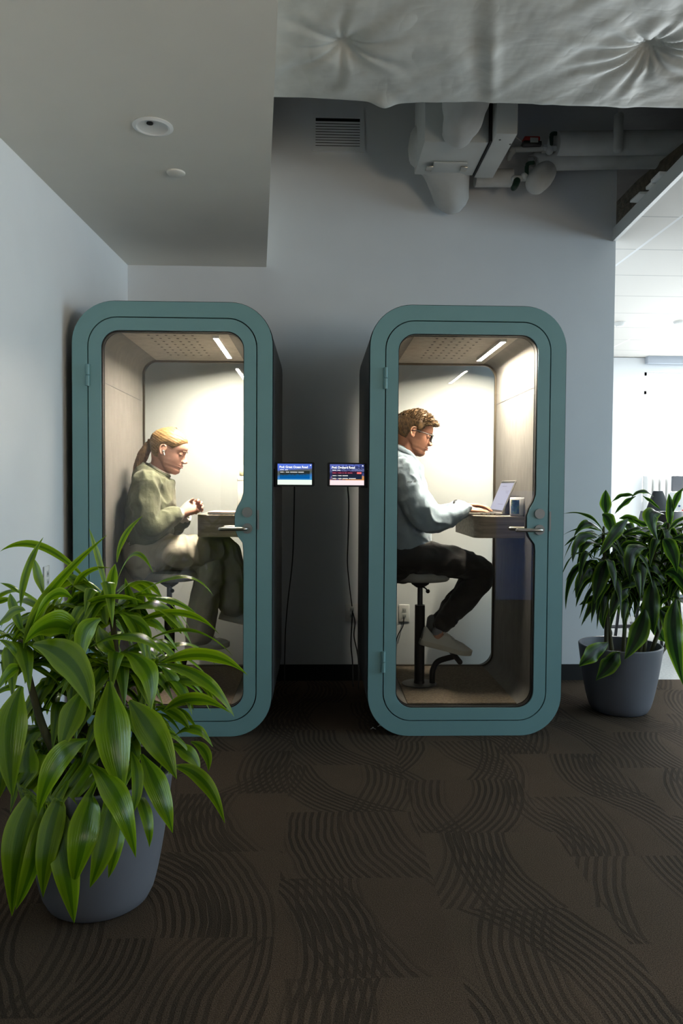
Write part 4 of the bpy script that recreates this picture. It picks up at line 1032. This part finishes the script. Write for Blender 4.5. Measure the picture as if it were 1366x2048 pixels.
for s in (-1, 1):
    b = nb(); vs = [b.verts.new(gp(.0995-.010*abs(yy)/.03, s*(.034+yy), zz)) for yy, zz in ((-.023, .122), (0, .1235), (.023, .122), (.0255, .108), (.017, .093), (0, .09), (-.017, .094), (-.0235, .108))]
    b.faces.new(vs); o = pfin('lens', b, M['glass'], MP); o.parent = g_
# hoodie
b = nb()
tube(b, [(at(807, 908, .46), .105, .085), (at(801, 926, .46), .165, .125), (at(797, 965, .46), .205, .135), (at(800, 1005, .46), .205, .150), (at(802, 1045, .46), .19, .155), (at(806, 1072, .46), .185, .155), (at(806, 1090, .46), .18, .15), (at(801, 1104, .46), .17, .13)], 36, 6)
for (sh, e0, el, e1, wr) in ((at(803, 948, .285), at(826, 1000, .255), at(856, 1038, .25), at(890, 1036, .285), at(928, 1021, .34)), (at(812, 948, .63), at(838, 1000, .67), at(864, 1030, .675), at(895, 1028, .62), at(921, 1015, .565))):
    tube(b, [(sh, .085), (e0, .074), (el, .066), (e1, .054), (wr, .040)], 22, 6)
b = remesh(b, .0044, 5, .5)
fh = fold(12, .012, 1.3, (1, 1, .8)); wrinkle(b, lambda c: fh(c)+.006*math.sin((c.x*.9+c.z)*62+4*noise.noise(c*6))*max(0, noise.noise(c*4.5+V((2, 3, 0)))))
bmesh.ops.smooth_vert(b, verts=b.verts, factor=.4, use_axis_x=True, use_axis_y=True, use_axis_z=True)
bmesh.ops.bisect_plane(b, geom=b.verts[:]+b.edges[:]+b.faces[:], plane_co=at(806, 903, .46), plane_no=V((.5, 0, .866)), clear_outer=True)
pfin('hoodie', b, M['hoodie'], MP, angle=80)
# hood collar lying around the neck
b = nb(); cc = at(806, 911, .46); nn = V((.56, 0, .83)).normalized(); aa = V((0, 1, 0)); kk = nn.cross(aa)
tube(b, [(cc+aa*(.088*math.cos(t))+kk*(.092*math.sin(t))+nn*(.012*math.cos(2*t)), .020+.006*math.sin(t)**2, .030) for t in (2*PI*i/24 for i in range(25))], 16, 3, hint=nn, dome=False)
wrinkle(b, fold(14, .006, 4)); pfin('hood', b, M['hoodie'], MP, angle=80)
# sleeve print
sp0 = at(819, 963.5, .18); M['ink'] = mat('grey_print', (104, 114, 118), .8, var=(30, .1))
tm = text_mesh('eor.al', .017, M['ink'], 'sleeve_print', MP, Matrix.Identity(4), .0004)
hood_o = [o for o in bpy.data.objects if o.name == 'hoodie'][0]
from mathutils.bvhtree import BVHTree
bv = BVHTree.FromObject(hood_o, bpy.context.evaluated_depsgraph_get())
mx_ = max(v.co.x for v in tm.data.vertices)
for v in tm.data.vertices:
    q = at(818.5+18.5*v.co.x/mx_, 965.5-v.co.y*430-1.5*v.co.x/mx_, .10)-MP.location
    h = bv.ray_cast(q, V((.0, 1, 0)))
    v.co = (h[0]+V((0, -.0015, 0))) if h[0] else q
# trousers
b = nb()
tube(b, [(at(800, 1096, .46), .16, .13), (at(800, 1112, .46), .185, .13), (at(801, 1128, .46), .175, .105)], 30, 5)
for y0_, dx, y1_ in ((.355, 0, .40), (.56, -9, .52)):
    tube(b, [(at(806, 1114, y0_), .098, .090), (at(860, 1117, y0_), .096, .088), (at(915, 1126, y0_+.01), .088, .082), (at(957+dx, 1142, y0_+.02), .080, .074), (at(958+dx, 1160, y0_+.02), .080, .072), (at(931+dx, 1194, y0_+.02), .074, .066), (at(903+dx, 1226, y1_), .062, .054), (at(886+dx, 1249, y1_), .054, .047)], 26, 6)
b = remesh(b, .0044, 5, .5); fp = fold(10, .010, 5.5); wrinkle(b, fp)
bmesh.ops.smooth_vert(b, verts=b.verts, factor=.4, use_axis_x=True, use_axis_y=True, use_axis_z=True)
pfin('trousers', b, M['pants'], MP, angle=80)
for y1_, dx in ((.40, 0), (.52, -14)):
    b = nb(); tube(b, [(at(879+dx, (1260 if dx == 0 else 1240), y1_), .033), (at(875+dx, 1266, y1_), .032), (at(873+dx, 1273, y1_), .028)], 18, 5); wrinkle(b, lambda c: .001*noise.noise(c*60)); pfin('sock', b, M['sock'], MP)
shoe(MP, at(838, 1287, .40)-MP.location, at(941, 1313, .40)-MP.location, 'n', w=.052, k=1.0)
shoe(MP, at(834, 1281, .54)-MP.location, at(931, 1305, .54)-MP.location, 'f', w=.052, k=1.0)
# wrist watch on the far arm
b = nb(); d_ = (wrF-elF).normalized(); c_ = at(914, 1012.5, .575); a_ = d_.orthogonal().normalized(); k_ = d_.cross(a_)
tube(b, [(c_+(a_*math.cos(t)+k_*math.sin(t))*.037, .007, .003) for t in (2*PI*i/16 for i in range(17))], 8, 2, hint=d_, dome=False); pfin('wrist_watch', b, M['black'], MP)
# ---------------------------------------------------------------- plants
def leaf(bm, uvl, B, Mid, T, w, side, nseg=16, fold_=.22, wave=.04, seed=0, shape='l'):
    """blade through base, middle, tip; side = direction across the blade"""
    C = Mid*2-(B+T)*.5; rows = []; rnd = random.Random(seed); ph = rnd.uniform(0, 6)
    L = (Mid-B).length+(T-Mid).length
    for i in range(nseg+1):
        t = i/nseg; p = B*(1-t)**2+C*(2*t*(1-t))+T*t*t
        tg = ((C-B)*(2*(1-t))+(T-C)*(2*t)).normalized()
        s = side-tg*side.dot(tg)
        if s.length < 1e-3: s = tg.orthogonal()
        s.normalize(); n = s.cross(tg)
        prof = .14+.86*math.sin(min(1, t/.45)*PI/2)**1.2 if t < .45 else max(0, 1-((t-.45)/.55)**1.75)
        hw = w*.5*max(.012, prof)
        r = []
        for j in range(7):
            u = j/6*2-1
            z = fold_*hw*(abs(u)**1.4)+wave*hw*math.sin(t*13+ph+(2 if u > 0 else 0))*abs(u)**2
            r.append((p+s*(u*hw)+n*z, ((u+1)/2, t)))
        rows.append(r)
    vv = [[bm.verts.new(q[0]) for q in r] for r in rows]
    for i in range(nseg):
        for j in range(6):
            f = bm.faces.new((vv[i][j], vv[i][j+1], vv[i+1][j+1], vv[i+1][j])); f.smooth = True
            for lp, (a, b_) in zip(f.loops, ((i, j), (i, j+1), (i+1, j+1), (i+1, j))): lp[uvl].uv = rows[a][b_][1]
def pot(label_root, c, rt, rb, h):
    b = nb()
    prof = [(.001, .0), (rb*.93, 0), (rb, .008)]
    for i in range(1, 15): t = i/14; prof.append((rb+(rt-rb)*(t**.62), .008+(h-.016)*t))
    prof += [(rt, h-.004), (rt-.004, h), (rt-.012, h-.001), (rt-.014, h-.02), (rt-.03, h-.09), (rt-.035, h-.09)]
    lathe(b, prof, 64); finish('pot', b, M['potgrey'], label_root)
    b = nb(); lathe(b, [(rt-.024, h-.075), (rt*.6, h-.066), (.001, h-.06)], 48); wrinkle(b, lambda q: .006*noise.noise(q*40)); finish('soil', b, M['soil'], label_root)
def facing(B, Mid, T, tw):
    tg = (T-B).normalized(); view = (Mid-CAM).normalized()
    s = tg.cross(view)
    if s.length < .05: s = V((1, 0, 0))
    s.normalize()
    return (Quaternion(tg, tw) @ s)

# ---- bright plant in the left foreground
PL = atz(168, 1850, 0); PL = V((PL.x, PL.y+.15, 0))
pl = thing('potted_plant', 'lime green striped leafy plant in grey pot, left foreground', 'plant', PL)
pot(pl, PL, .226, .152, .405)
def cp(x, y, Y): return at(x*.4102, 1020+y*.4102, Y)
Y0 = PL.y
LV = [ # base, mid, tip (crop units) ; width ; dy base, mid, tip ; twist
 ((100,480),(128,300),(212,132),42,(0,-.02,-.05),.5), ((118,700),(225,430),(522,122),56,(-.05,-.08,-.1),.3), ((430,350),(200,180),(0,202),46,(.05,.02,0),.6),
 ((215,420),(185,310),(165,235),44,(.08,.08,.08),.4), ((570,255),(605,130),(697,28),30,(.05,.05,.05),.4), ((525,410),(482,240),(434,88),32,(.04,.03,.03),.4),
 ((560,380),(650,212),(750,312),34,(.05,.02,-.02),1.0), ((350,430),(420,310),(548,284),44,(.06,.04,.02),.8), ((300,300),(400,360),(490,430),60,(.08,.05,.03),.4),
 ((385,478),(550,428),(725,458),62,(.0,-.06,-.1),1.1), ((720,430),(850,445),(965,515),40,(.1,.1,.1),.7), ((640,560),(880,505),(1070,607),58,(.06,.05,.04),.9),
 ((640,430),(885,322),(1040,420),34,(.05,.05,.05),1.1), ((740,440),(825,520),(885,605),62,(.1,.1,.1),.3), ((440,665),(640,608),(808,715),80,(-.05,-.1,-.14),1.0),
 ((700,650),(930,590),(1138,715),34,(.02,.0,-.02),1.1), ((590,690),(715,770),(735,975),116,(-.08,-.14,-.18),.5), ((780,750),(1010,712),(1208,806),92,(.02,.0,-.04),.8),
 ((760,750),(985,815),(1142,1008),80,(0,-.06,-.08),.7), ((800,980),(955,925),(1125,990),84,(.03,0,-.03),.8), ((780,850),(920,825),(1070,880),64,(.08,.06,.05),.8),
 ((160,655),(345,745),(448,990),158,(-.1,-.18,-.22),.35), ((492,530),(415,600),(402,755),92,(-.06,-.12,-.16),.3), ((410,870),(345,1010),(294,1180),116,(-.1,-.16,-.2),.3),
 ((535,835),(555,1100),(600,1392),168,(-.12,-.2,-.22),.2), ((630,930),(745,1090),(862,1312),146,(-.1,-.15,-.17),.2), ((690,1190),(775,1360),(842,1575),112,(-.08,-.16,-.16),.3),
 ((840,1250),(990,1320),(1096,1528),72,(.0,-.02,-.02),.3), ((850,1100),(950,1062),(1038,1155),66,(.05,.04,.02),.8), ((930,1130),(1000,1180),(1016,1275),52,(.05,.04,.04),.3),
 ((830,1140),(925,1190),(975,1265),72,(.06,.06,.06),.3), ((105,860),(48,1090),(62,1405),140,(-.1,-.17,-.2),.1), ((425,1120),(280,1230),(184,1490),114,(-.12,-.24,-.27),.4),
 ((200,1330),(95,1600),(58,1980),150,(-.12,-.24,-.24),.2), ((255,1330),(170,1690),(76,1950),90,(-.14,-.26,-.25),.4), ((250,1330),(312,1700),(362,2015),122,(-.16,-.29,-.29),.2),
 ((470,1320),(412,1580),(358,1832),140,(-.16,-.29,-.29),.3), ((555,1330),(510,1600),(438,1842),116,(-.14,-.275,-.28),.35), ((585,1340),(572,1600),(528,1795),74,(-.13,-.26,-.27),.3), ((330,1320),(235,1600),(210,1890),110,(-.16,-.28,-.28),.3),
 ((440,1240),(575,1400),(662,1695),118,(-.16,-.28,-.27),.3), ((640,1180),(668,1320),(645,1485),64,(-.14,-.24,-.26),.5), ((650,1330),(716,1490),(728,1645),58,(-.10,-.2,-.21),.3),
 ((-40,470),(20,440),(75,440),34,(0,0,0),.7), ((-30,590),(50,500),(125,490),66,(-.1,-.12,-.14),.9), ((100,410),(60,375),(0,355),26,(.05,.05,.05),.6),
 ((350,430),(250,425),(150,590),70,(-.05,-.14,-.2),1.0), ((110,760),(60,670),(-10,632),36,(-.05,-.08,-.1),.5), ((110,770),(50,790),(-10,880),60,(-.06,-.12,-.16),.6),
 ((110,860),(40,862),(-30,905),46,(-.06,-.1,-.12),.9), ((395,610),(255,560),(120,650),140,(-.02,-.1,-.16),.6), ((540,430),(548,340),(562,262),54,(.05,.05,.05),.2),
 ((520,560),(500,480),(505,380),70,(.02,.02,.02),.3), ((760,960),(860,1000),(925,1075),56,(.05,.04,.04),.4), ((20,1050),(0,1250),(-10,1420),110,(-.05,-.08,-.1),.2),
 ((150,1120),(130,1260),(180,1420),100,(-.04,-.08,-.1),.4), ((700,560),(640,450),(610,330),60,(.1,.1,.1),.7), ((620,640),(680,560),(760,520),54,(.08,.08,.08),.8), ((500,760),(470,850),(440,960),80,(-.02,-.03,-.04),.4),
 ((560,520),(690,560),(735,660),60,(.04,.0,-.03),.7), ((690,700),(780,640),(870,690),46,(.07,.07,.06),.9), ((120,620),(70,480),(50,405),50,(-.02,-.02,-.02),.5), ((380,620),(440,480),(430,400),90,(.03,.03,.03),.4),
 ((560,690),(510,640),(480,560),80,(.0,.0,.0),.3), ((790,770),(850,830),(880,910),60,(.05,.05,.05),.4)]
b = nb(); uvl = b.loops.layers.uv.new('UVMap')
for i, (a, c, d, w, dy, tw) in enumerate(LV):
    B, Mi, T = cp(*a, Y0+dy[0]), cp(*c, Y0+dy[1]), cp(*d, Y0+dy[2])
    ww = w*.4102*(Mi-CAM).length/F*.97
    leaf(b, uvl, B, Mi, T, ww, facing(B, Mi, T, tw*(1 if i % 2 else -1)), seed=i, nseg=18, wave=.10)
rnd = random.Random(5)
crowns = [cp(100, 720, Y0), cp(535, 470, Y0+.05), cp(540, 780, Y0), cp(330, 900, Y0+.05), cp(720, 820, Y0+.08), cp(250, 560, Y0+.12), cp(600, 1080, Y0+.05), cp(180, 1180, Y0+.03)]
for i in range(260):
    c = rnd.choice(crowns)+V((rnd.uniform(-.04, .04), rnd.uniform(-.02, .06), rnd.uniform(-.07, .05)))
    az = rnd.uniform(0, 2*PI); L_ = rnd.uniform(.16, .27); el = rnd.uniform(.0, .8)
    hd = V((math.cos(az), math.sin(az)*.8+.25, 0))
    Mi = c+hd*L_*.5+V((0, 0, L_*.35*el)); T = c+hd*L_*.92+V((0, 0, -L_*(.55-.5*el)))
    leaf(b, uvl, c, Mi, T, rnd.uniform(.038, .068), V((-math.sin(az), math.cos(az), rnd.uniform(-.4, .4))), seed=900+i, wave=.12)
def pot_push(v, P, rt, rb, h):
    if v.co.z < h+.012:
        t = max(0, min(1, v.co.z/h)); R = rb+(rt-rb)*t**.62+.008; d = V((v.co.x-P.x, v.co.y-P.y))
        if d.length < R and (v.co.y < P.y+.05):
            w = math.sqrt(max(0, R*R-d.x*d.x)) if abs(d.x) < R*.97 else 0
            if w: v.co.y = P.y-w
            else: v.co.x = P.x+math.copysign(R, d.x)
for v in b.verts:
    pot_push(v, PL, .226, .152, .405)
    v.co -= PL
    wl = lwall(v.co.y+PL.y)-PL.x+.012
    if v.co.x < wl: v.co.x = wl+(v.co.x-wl)*.02
o = finish('foliage', b, M['leafl'], pl, angle=180)
for k, (bx, by, cx) in enumerate(((-.06, -.02, 0), (.05, .03, 1), (.06, -.05, 2), (-.02, .05, 3), (.09, .05, 4), (-.03, .09, 5))):
    c = crowns[cx]-PL; b = nb(); p0 = V((bx, by, .33))
    tube(b, [(p0, .013), (p0.lerp(c, .5)+V((rnd.uniform(-.02, .02), 0, 0)), .012), (c+V((0, 0, .05)), .008)], 12, 6, hint=(0, 1, 0)); finish('stem', b, M['stem'], pl)

# ---- dark plant at the right
PR = V((1.745, .44, 0))
pr = thing('potted_plant', 'dark leafy backlit plant in grey pot beside the right booth', 'plant', PR)
pot(pr, PR, .232, .155, .385)
def cq(x, y, Y): return at(1110+x*.2735, 900+y*.2735, Y)
Y1 = PR.y
RV = [((375,480),(368,380),(372,290),86,(0,0,0),.2), ((345,470),(395,520),(412,632),100,(-.1,-.14,-.16),.3), ((580,335),(490,335),(408,388),42,(-.05,-.05,-.05),.8), ((590,338),(510,385),(436,468),44,(0,0,0),.6),
 ((560,345),(640,300),(725,345),36,(0,0,0),.7), ((640,335),(705,380),(775,440),28,(.05,.05,.05),.6), ((350,590),(230,478),(62,466),30,(-.05,-.05,-.05),.8), ((355,610),(240,535),(138,635),74,(-.05,-.1,-.12),.6),
 ((350,600),(210,570),(60,622),28,(0,0,0),.9), ((335,640),(200,618),(66,705),42,(-.05,-.08,-.1),.8), ((305,640),(185,655),(128,824),84,(-.08,-.12,-.14),.4), ((335,690),(215,690),(184,838),66,(-.05,-.1,-.1),.4),
 ((535,505),(440,610),(318,785),92,(-.14,-.18,-.2),.3), ((470,500),(560,505),(625,565),66,(.05,.05,.05),.5), ((800,470),(705,480),(752,665),118,(-.1,-.16,-.18),.4), ((835,570),(842,430),(832,316),60,(-.05,-.05,-.05),.2),
 ((865,450),(885,355),(940,275),56,(-.05,-.05,-.05),.4), ((790,650),(845,720),(895,905),112,(-.14,-.2,-.22),.3), ((670,715),(565,750),(550,975),112,(-.12,-.18,-.2),.3), ((450,780),(550,685),(690,725),64,(-.05,-.08,-.1),.9),
 ((420,710),(520,630),(650,665),38,(0,0,0),1.0), ((385,790),(335,920),(288,1125),126,(-.12,-.18,-.2),.2), ((300,840),(180,845),(76,960),50,(-.05,-.08,-.1),.7), ((260,850),(125,910),(78,1168),54,(-.05,-.1,-.1),.4),
 ((320,890),(215,910),(152,1085),96,(-.1,-.14,-.15),.3), ((345,1040),(260,1085),(176,1135),54,(-.05,-.08,-.1),.5), ((345,1070),(270,1140),(192,1288),50,(-.08,-.1,-.12),.4), ((385,1050),(345,1170),(356,1312),84,(-.1,-.14,-.15),.3),
 ((560,1000),(480,1050),(398,1228),114,(-.14,-.18,-.2),.3), ((545,1060),(518,1120),(514,1195),86,(-.05,-.08,-.08),.2), ((720,940),(706,1140),(722,1352),126,(-.15,-.2,-.21),.15), ((660,1150),(610,1340),(508,1532),138,(-.18,-.25,-.26),.2),
 ((390,1410),(280,1490),(176,1582),124,(-.16,-.24,-.26),.3), ((460,1470),(400,1560),(298,1685),134,(-.2,-.26,-.26),.3), ((885,1090),(870,1350),(940,1725),136,(-.2,-.28,-.3),.2), ((735,1260),(760,1340),(803,1402),86,(.05,.05,.05),.2),
 ((770,1170),(835,1280),(885,1405),94,(-.1,-.12,-.13),.3), ((880,870),(905,800),(940,755),76,(-.1,-.12,-.12),.3), ((790,1110),(830,1072),(868,1092),54,(.05,.05,.05),.4), ((750,1180),(820,1190),(862,1240),90,(-.05,-.08,-.1),.4),
 ((640,900),(720,860),(830,1000),70,(-.05,-.1,-.1),.6), ((500,830),(430,810),(330,900),80,(-.05,-.1,-.1),.5), ((700,640),(620,610),(500,620),44,(.0,.0,.0),.9), ((820,600),(900,520),(980,490),40,(-.1,-.1,-.1),.7), ((850,660),(930,640),(1010,700),70,(-.1,-.14,-.15),.5),
 ((640,1000),(560,960),(430,1050),90,(-.1,-.16,-.16),.5), ((700,560),(640,540),(560,500),50,(0,0,0),.6), ((800,900),(900,920),(980,1100),110,(-.1,-.18,-.2),.4), ((480,640),(560,580),(650,580),50,(.03,.03,.03),.8)]
b = nb(); uvl = b.loops.layers.uv.new('UVMap')
for i, (a, c, d, w, dy, tw) in enumerate(RV):
    B, Mi, T = cq(*a, Y1+dy[0]), cq(*c, Y1+dy[1]), cq(*d, Y1+dy[2])
    ww = w*.2735*(Mi-CAM).length/F*.92
    leaf(b, uvl, B, Mi, T, ww, facing(B, Mi, T, tw*(1 if i % 2 else -1)), seed=i+300, wave=.26)
crR = [cq(355, 640, Y1), cq(520, 820, Y1+.05), cq(740, 640, Y1), cq(830, 620, Y1-.05), cq(700, 950, Y1), cq(370, 960, Y1-.05), cq(900, 900, Y1), cq(560, 620, Y1+.1), cq(640, 1050, Y1), cq(330, 850, Y1-.1), cq(470, 1000, Y1-.1), cq(600, 900, Y1-.12), cq(420, 760, Y1-.08), cq(940, 760, Y1-.05), cq(980, 900, Y1-.1), cq(930, 620, Y1), cq(860, 1000, Y1-.1)]
n_ = 0
while n_ < 290:
    c = rnd.choice(crR)+V((rnd.uniform(-.06, .06), rnd.uniform(-.04, .08), rnd.uniform(-.10, .05)))
    az = rnd.uniform(0, 2*PI); L_ = rnd.uniform(.13, .25); el = rnd.uniform(-.2, .8)
    hd = V((math.cos(az), math.sin(az)*.7+.1, 0))
    Mi = c+hd*L_*.5+V((0, 0, L_*.3*el)); T = c+hd*L_*.85+V((0, 0, -L_*(.75-.5*el)))
    if min(Mi.x, T.x) < BXR+.53 and max(Mi.y, T.y) > -.05: continue
    leaf(b, uvl, c, Mi, T, rnd.uniform(.032, .06), V((-math.sin(az), math.cos(az), rnd.uniform(-.5, .5))), seed=1900+n_, wave=.2); n_ += 1
for v in b.verts:
    if v.co.y > -.03 and v.co.x < BXR+.512: v.co.x = BXR+.512
    if v.co.y > WY-.02: v.co.y = WY-.02
    pot_push(v, PR, .232, .155, .385)
    v.co -= PR
finish('foliage', b, M['leafr'], pr, angle=180)
for (bx, by, cx, px, py) in ((375, 1440, 0, 375, 1100), (500, 1410, 1, 515, 1180), (620, 1480, 4, 660, 1250), (650, 1470, 2, 690, 1100), (775, 1470, 3, 830, 1330), (700, 1460, 6, 800, 1200), (420, 1450, 5, 390, 1250)):
    p0 = cq(bx, by, Y1-.02)-PR; p0.z = .33; c = crR[cx]-PR; b = nb()
    tube(b, [(p0, .012), (cq(px, py, Y1)-PR, .011), (c, .009), (c+V((0, 0, .06)), .006)], 12, 6, hint=(0, 1, 0)); finish('stem', b, M['stem'], pr)
# ---------------------------------------------------------------- office seen past the wall
OY = 3.4
# grey monitor and white board on a desk
p = at(1372, 964, OY)
t = thing('monitor', 'dark grey computer monitor seen from behind in the bright office', 'monitor', V((p.x, OY, .74)))
h = p.z-.74
b = nb(); box(b, -.14, .24, -.02, .02, h-.09, h+.06, .008); finish('housing', b, mat('monitor_grey', (96, 98, 104), .5, var=(6, .05)), t)
b = nb(); box(b, .02, .1, .02, .04, .02, h, .004); finish('stand', b, M['graphite'], t)
b = nb(); box(b, -.06, .18, -.08, .14, .0005, .016, .004); finish('foot', b, M['graphite'], t)
p = at(1352, 1020, 3.0)
t = thing('pinboard', 'white pin board with blue and red magnets behind the dark plant', 'board', V((p.x, 3.0, .745)))
zt = at(1350, 984, 3.0).z-.745
b = nb(); box(b, -.06, .22, -.012, .012, .0005, zt, .004); finish('panel', b, M['white'], t)
M['blue'] = mat('blue_plastic', (40, 58, 120), .4, var=(5, .04)); M['redp'] = mat('red_plastic', (214, 42, 40), .4, var=(5, .04))
for px, py, m in ((1358, 1012, 'blue'), (1365, 1021, 'redp'), (1350, 1025, 'blue'), (1373, 1008, 'blue')):
    q = at(px, py, 2.99)-t.location; b = nb(); cyl(b, V((q.x, -.0125, q.z)), V((q.x, -.022, q.z)), .0085, 16); finish('magnet', b, M[m], t)
t = thing('office_desk', 'white office desk carrying the monitor and pin board', 'desk', V((p.x+.55, 3.2, 0)))
b = nb(); box(b, -.75, 1.2, -.4, .5, .71, .74, .004); finish('desk_top', b, M['white'], t)
for x in (-.7, 1.12):
    for y in (-.36, .42):
        b = nb(); box(b, x, x+.05, y, y+.05, 0, .709); finish('leg', b, M['offwhite'], t)
# office chair
p = at(1318, 1000, 2.3)
t = thing('office_chair', 'black mesh backed office chair behind the dark plant', 'chair', V((p.x-.02, 2.3, 0)), rotz=0)
zt = at(1318, 982, 2.3).z
b = nb(); rings = []
for k in range(12):
    z = .55+(zt-.55)*k/11; w = .19-.15*(k/11)**2.2; rings.append([V((w*math.cos(a)-.02+.03*k/11, .02*math.sin(a)-.04*math.sin(k/11*PI), z)) for a in (2*PI*i/20 for i in range(20))])
loft(b, rings); finish('backrest', b, M['black'], t)
b = nb(); box(b, -.24, .24, -.06, .42, .43, .5, .03); finish('seat', b, M['black'], t)
b = nb(); cyl(b, V((0, .18, .1)), V((0, .18, .43)), .025); finish('gas_column', b, M['graphite'], t)
for k in range(5):
    a = 2*PI*k/5+.3; e = V((.28*math.cos(a), .18+.28*math.sin(a), .085)); b = nb(); tube(b, [(V((0, .18, .11)), .02), (e, .014)], 8, 2); lg = finish('base_arm', b, M['graphite'], t)
    b = nb(); cyl(b, e+V((-.012, 0, -.055)), e+V((.012, 0, -.055)), .03, 14); finish('caster', b, M['black'], lg)
b = nb(); tube(b, [(V((0, .2, .42)), .02), (V((0, .0, .44)), .02), (V((0, -.03, .62)), .016)], 8, 4); finish('back_support', b, M['graphite'], t)
p = at(1318, 1030, 1.7)
t = thing('side_chair', 'grey shell chair standing directly behind the dark plant', 'chair', V((p.x+.02, 1.7, 0)))
b = nb(); zt = at(1318, 1022, 1.7).z; rings = []
for k in range(10):
    z = .5+(zt-.5)*k/9; w = .2-.04*(k/9)**3; rings.append([V((w*math.cos(a), .012*math.sin(a)+.10*math.cos(a)**2-.1*k/9, z)) for a in (2*PI*i/24 for i in range(24))])
loft(b, rings); finish('backrest', b, M['graphite'], t)
b = nb(); box(b, -.21, .21, -.02, .4, .44, .5, .025); finish('seat', b, M['graphite'], t)
for x in (-.17, .17):
    for y in (.02, .35): b = nb(); cyl(b, V((x*.9, y, .445)), V((x*1.15, y*1.05, .0)), .012, 10); finish('leg', b, M['blackmetal'], t)
# blue box on the desk seen between the leaves
t = at(1290, 1165, 1.85)
b = nb(); box(b, -.035, .035, -.03, .03, .0, .13, .006)
tag(finish('blue_box', b, M['blue'], loc=V((t.x, 1.86, .5005))), 'small blue box glimpsed between the leaves of the dark plant', 'box')
# ribbed radiator cover below the window
b = nb(); z1 = at(1310, 951, FYW).z; z0 = .05
for i in range(46):
    x = wx0+i*.085; box(b, x, x+.06, FYW-.14, FYW-.03, z0, z1, .01, 1)
box(b, wx0, wx0+46*.085, FYW-.03, FYW-.005, z0, z1)
for s in (0, 1): box(b, wx0+.1+s*3.4, wx0+.16+s*3.4, FYW-.1, FYW-.06, 0, z0)
tag(finish('radiator', b, M['white'], smooth=False), 'white ribbed radiator panel below the bright office window', 'radiator')
# blind cassette above the window and detectors on the office ceiling
b = nb(); za, zb = at(1330, 726, FYW-.12).z, at(1330, 711, FYW-.12).z
box(b, wx0, FX1-.1, FYW-.1, FYW-.004, za, zb, .006); tag(finish('blind_cassette', b, mat('blind_grey', (176, 184, 196), .6, var=(4, .03))), 'long grey roller blind cassette above the bright office window', 'blind')
for (px, py), lab in (((1240, 645), 'small white ceiling detector in the office nearest the wall edge'), ((1358, 643), 'small white ceiling detector in the office at the photo edge')):
    p = atz(px, py, OZ+.004); b = nb(); lathe(b, [(.001, -.04), (.035, -.038), (.05, -.015), (.055, -.001)], 28)
    tag(finish('ceiling_detector', b, M['white'], loc=p), lab, 'detector', 'ceiling detectors')
# blue partition behind the viewer that shows as a reflection in the right booth's glass
t = thing('partition_screen', 'blue fabric partition screen reflected in the right booth glass below the desk', 'partition', V((2.5, -4.45, 0)))
b = nb(); box(b, -.52, .6, -.02, .02, .03, 1.25, .01); finish('fabric_panel', b, mat('blue_fabric', (72, 112, 184), .9, var=(40, .06), bmp=(300, .2, .001)), t)
for x in (-.45, .5): b = nb(); box(b, x, x+.04, -.18, .18, 0, .029, .005); finish('foot', b, M['graphite'], t)

# ---------------------------------------------------------------- light
w = bpy.data.worlds.new('world'); S.world = w; w.use_nodes = True
bg = w.node_tree.nodes['Background']; bg.inputs[0].default_value = (.80, .90, 1, 1); bg.inputs[1].default_value = 2.0
def area(name, loc, target, sx, sy, power, col, spread=180):
    l = bpy.data.lights.new(name, 'AREA'); l.shape = 'RECTANGLE'; l.size = sx; l.size_y = sy; l.energy = power; l.color = col
    l.spread = math.radians(spread)
    o = bpy.data.objects.new(name, l); COL.objects.link(o); o.location = loc
    o.rotation_euler = (V(target)-V(loc)).to_track_quat('-Z', 'Y').to_euler(); return o
DAY = (.56, .84, 1.0)
area('daylight_right', (RX+.16, -1.6, 1.75), (0, -1.6, 1.75), 4.6, 2.0, 200, DAY)
area('daylight_far', ((wx0+FX1)/2, FYW+.16, 1.9), ((wx0+FX1)/2, 0, 1.9), FX1-wx0, 1.9, 1100, (.9, .95, 1))
area('office_ceiling_fill', (4.4, -1.6, OZ-.02), (4.4, -1.6, 0), 3.2, 3.6, 62, (.62, .86, 1))  # added downward fill for the left wall; no fitting known there
area('warm_fill_behind', (3.5, -5.6, 1.5), (-.9, -2.2, 2.9), 1.6, 1.0, 22, (1, .82, .58), 80)  # added unseen fill that warms the lowered ceiling
area('office_far_fill', (5.0, 3.3, OZ-.02), (5.0, 3.3, 0), 4, 3, 80, (.95, .98, 1))  # added fill that brightens the far office wall
sl = bpy.data.lights.new('sun', 'SUN'); sl.energy = 18; sl.angle = math.radians(12); sl.color = (1, .96, .9)
so = bpy.data.objects.new('sun', sl); COL.objects.link(so); so.rotation_euler = V((-.5, -1, -.50)).to_track_quat('-Z', 'Y').to_euler()
# render hints that hold for every view
S.cycles.use_denoising = True
S.cycles.max_bounces = 10; S.cycles.diffuse_bounces = 5; S.cycles.transparent_max_bounces = 24
S.cycles.caustics_reflective = False; S.cycles.caustics_refractive = False
S.cycles.sample_clamp_indirect = 8
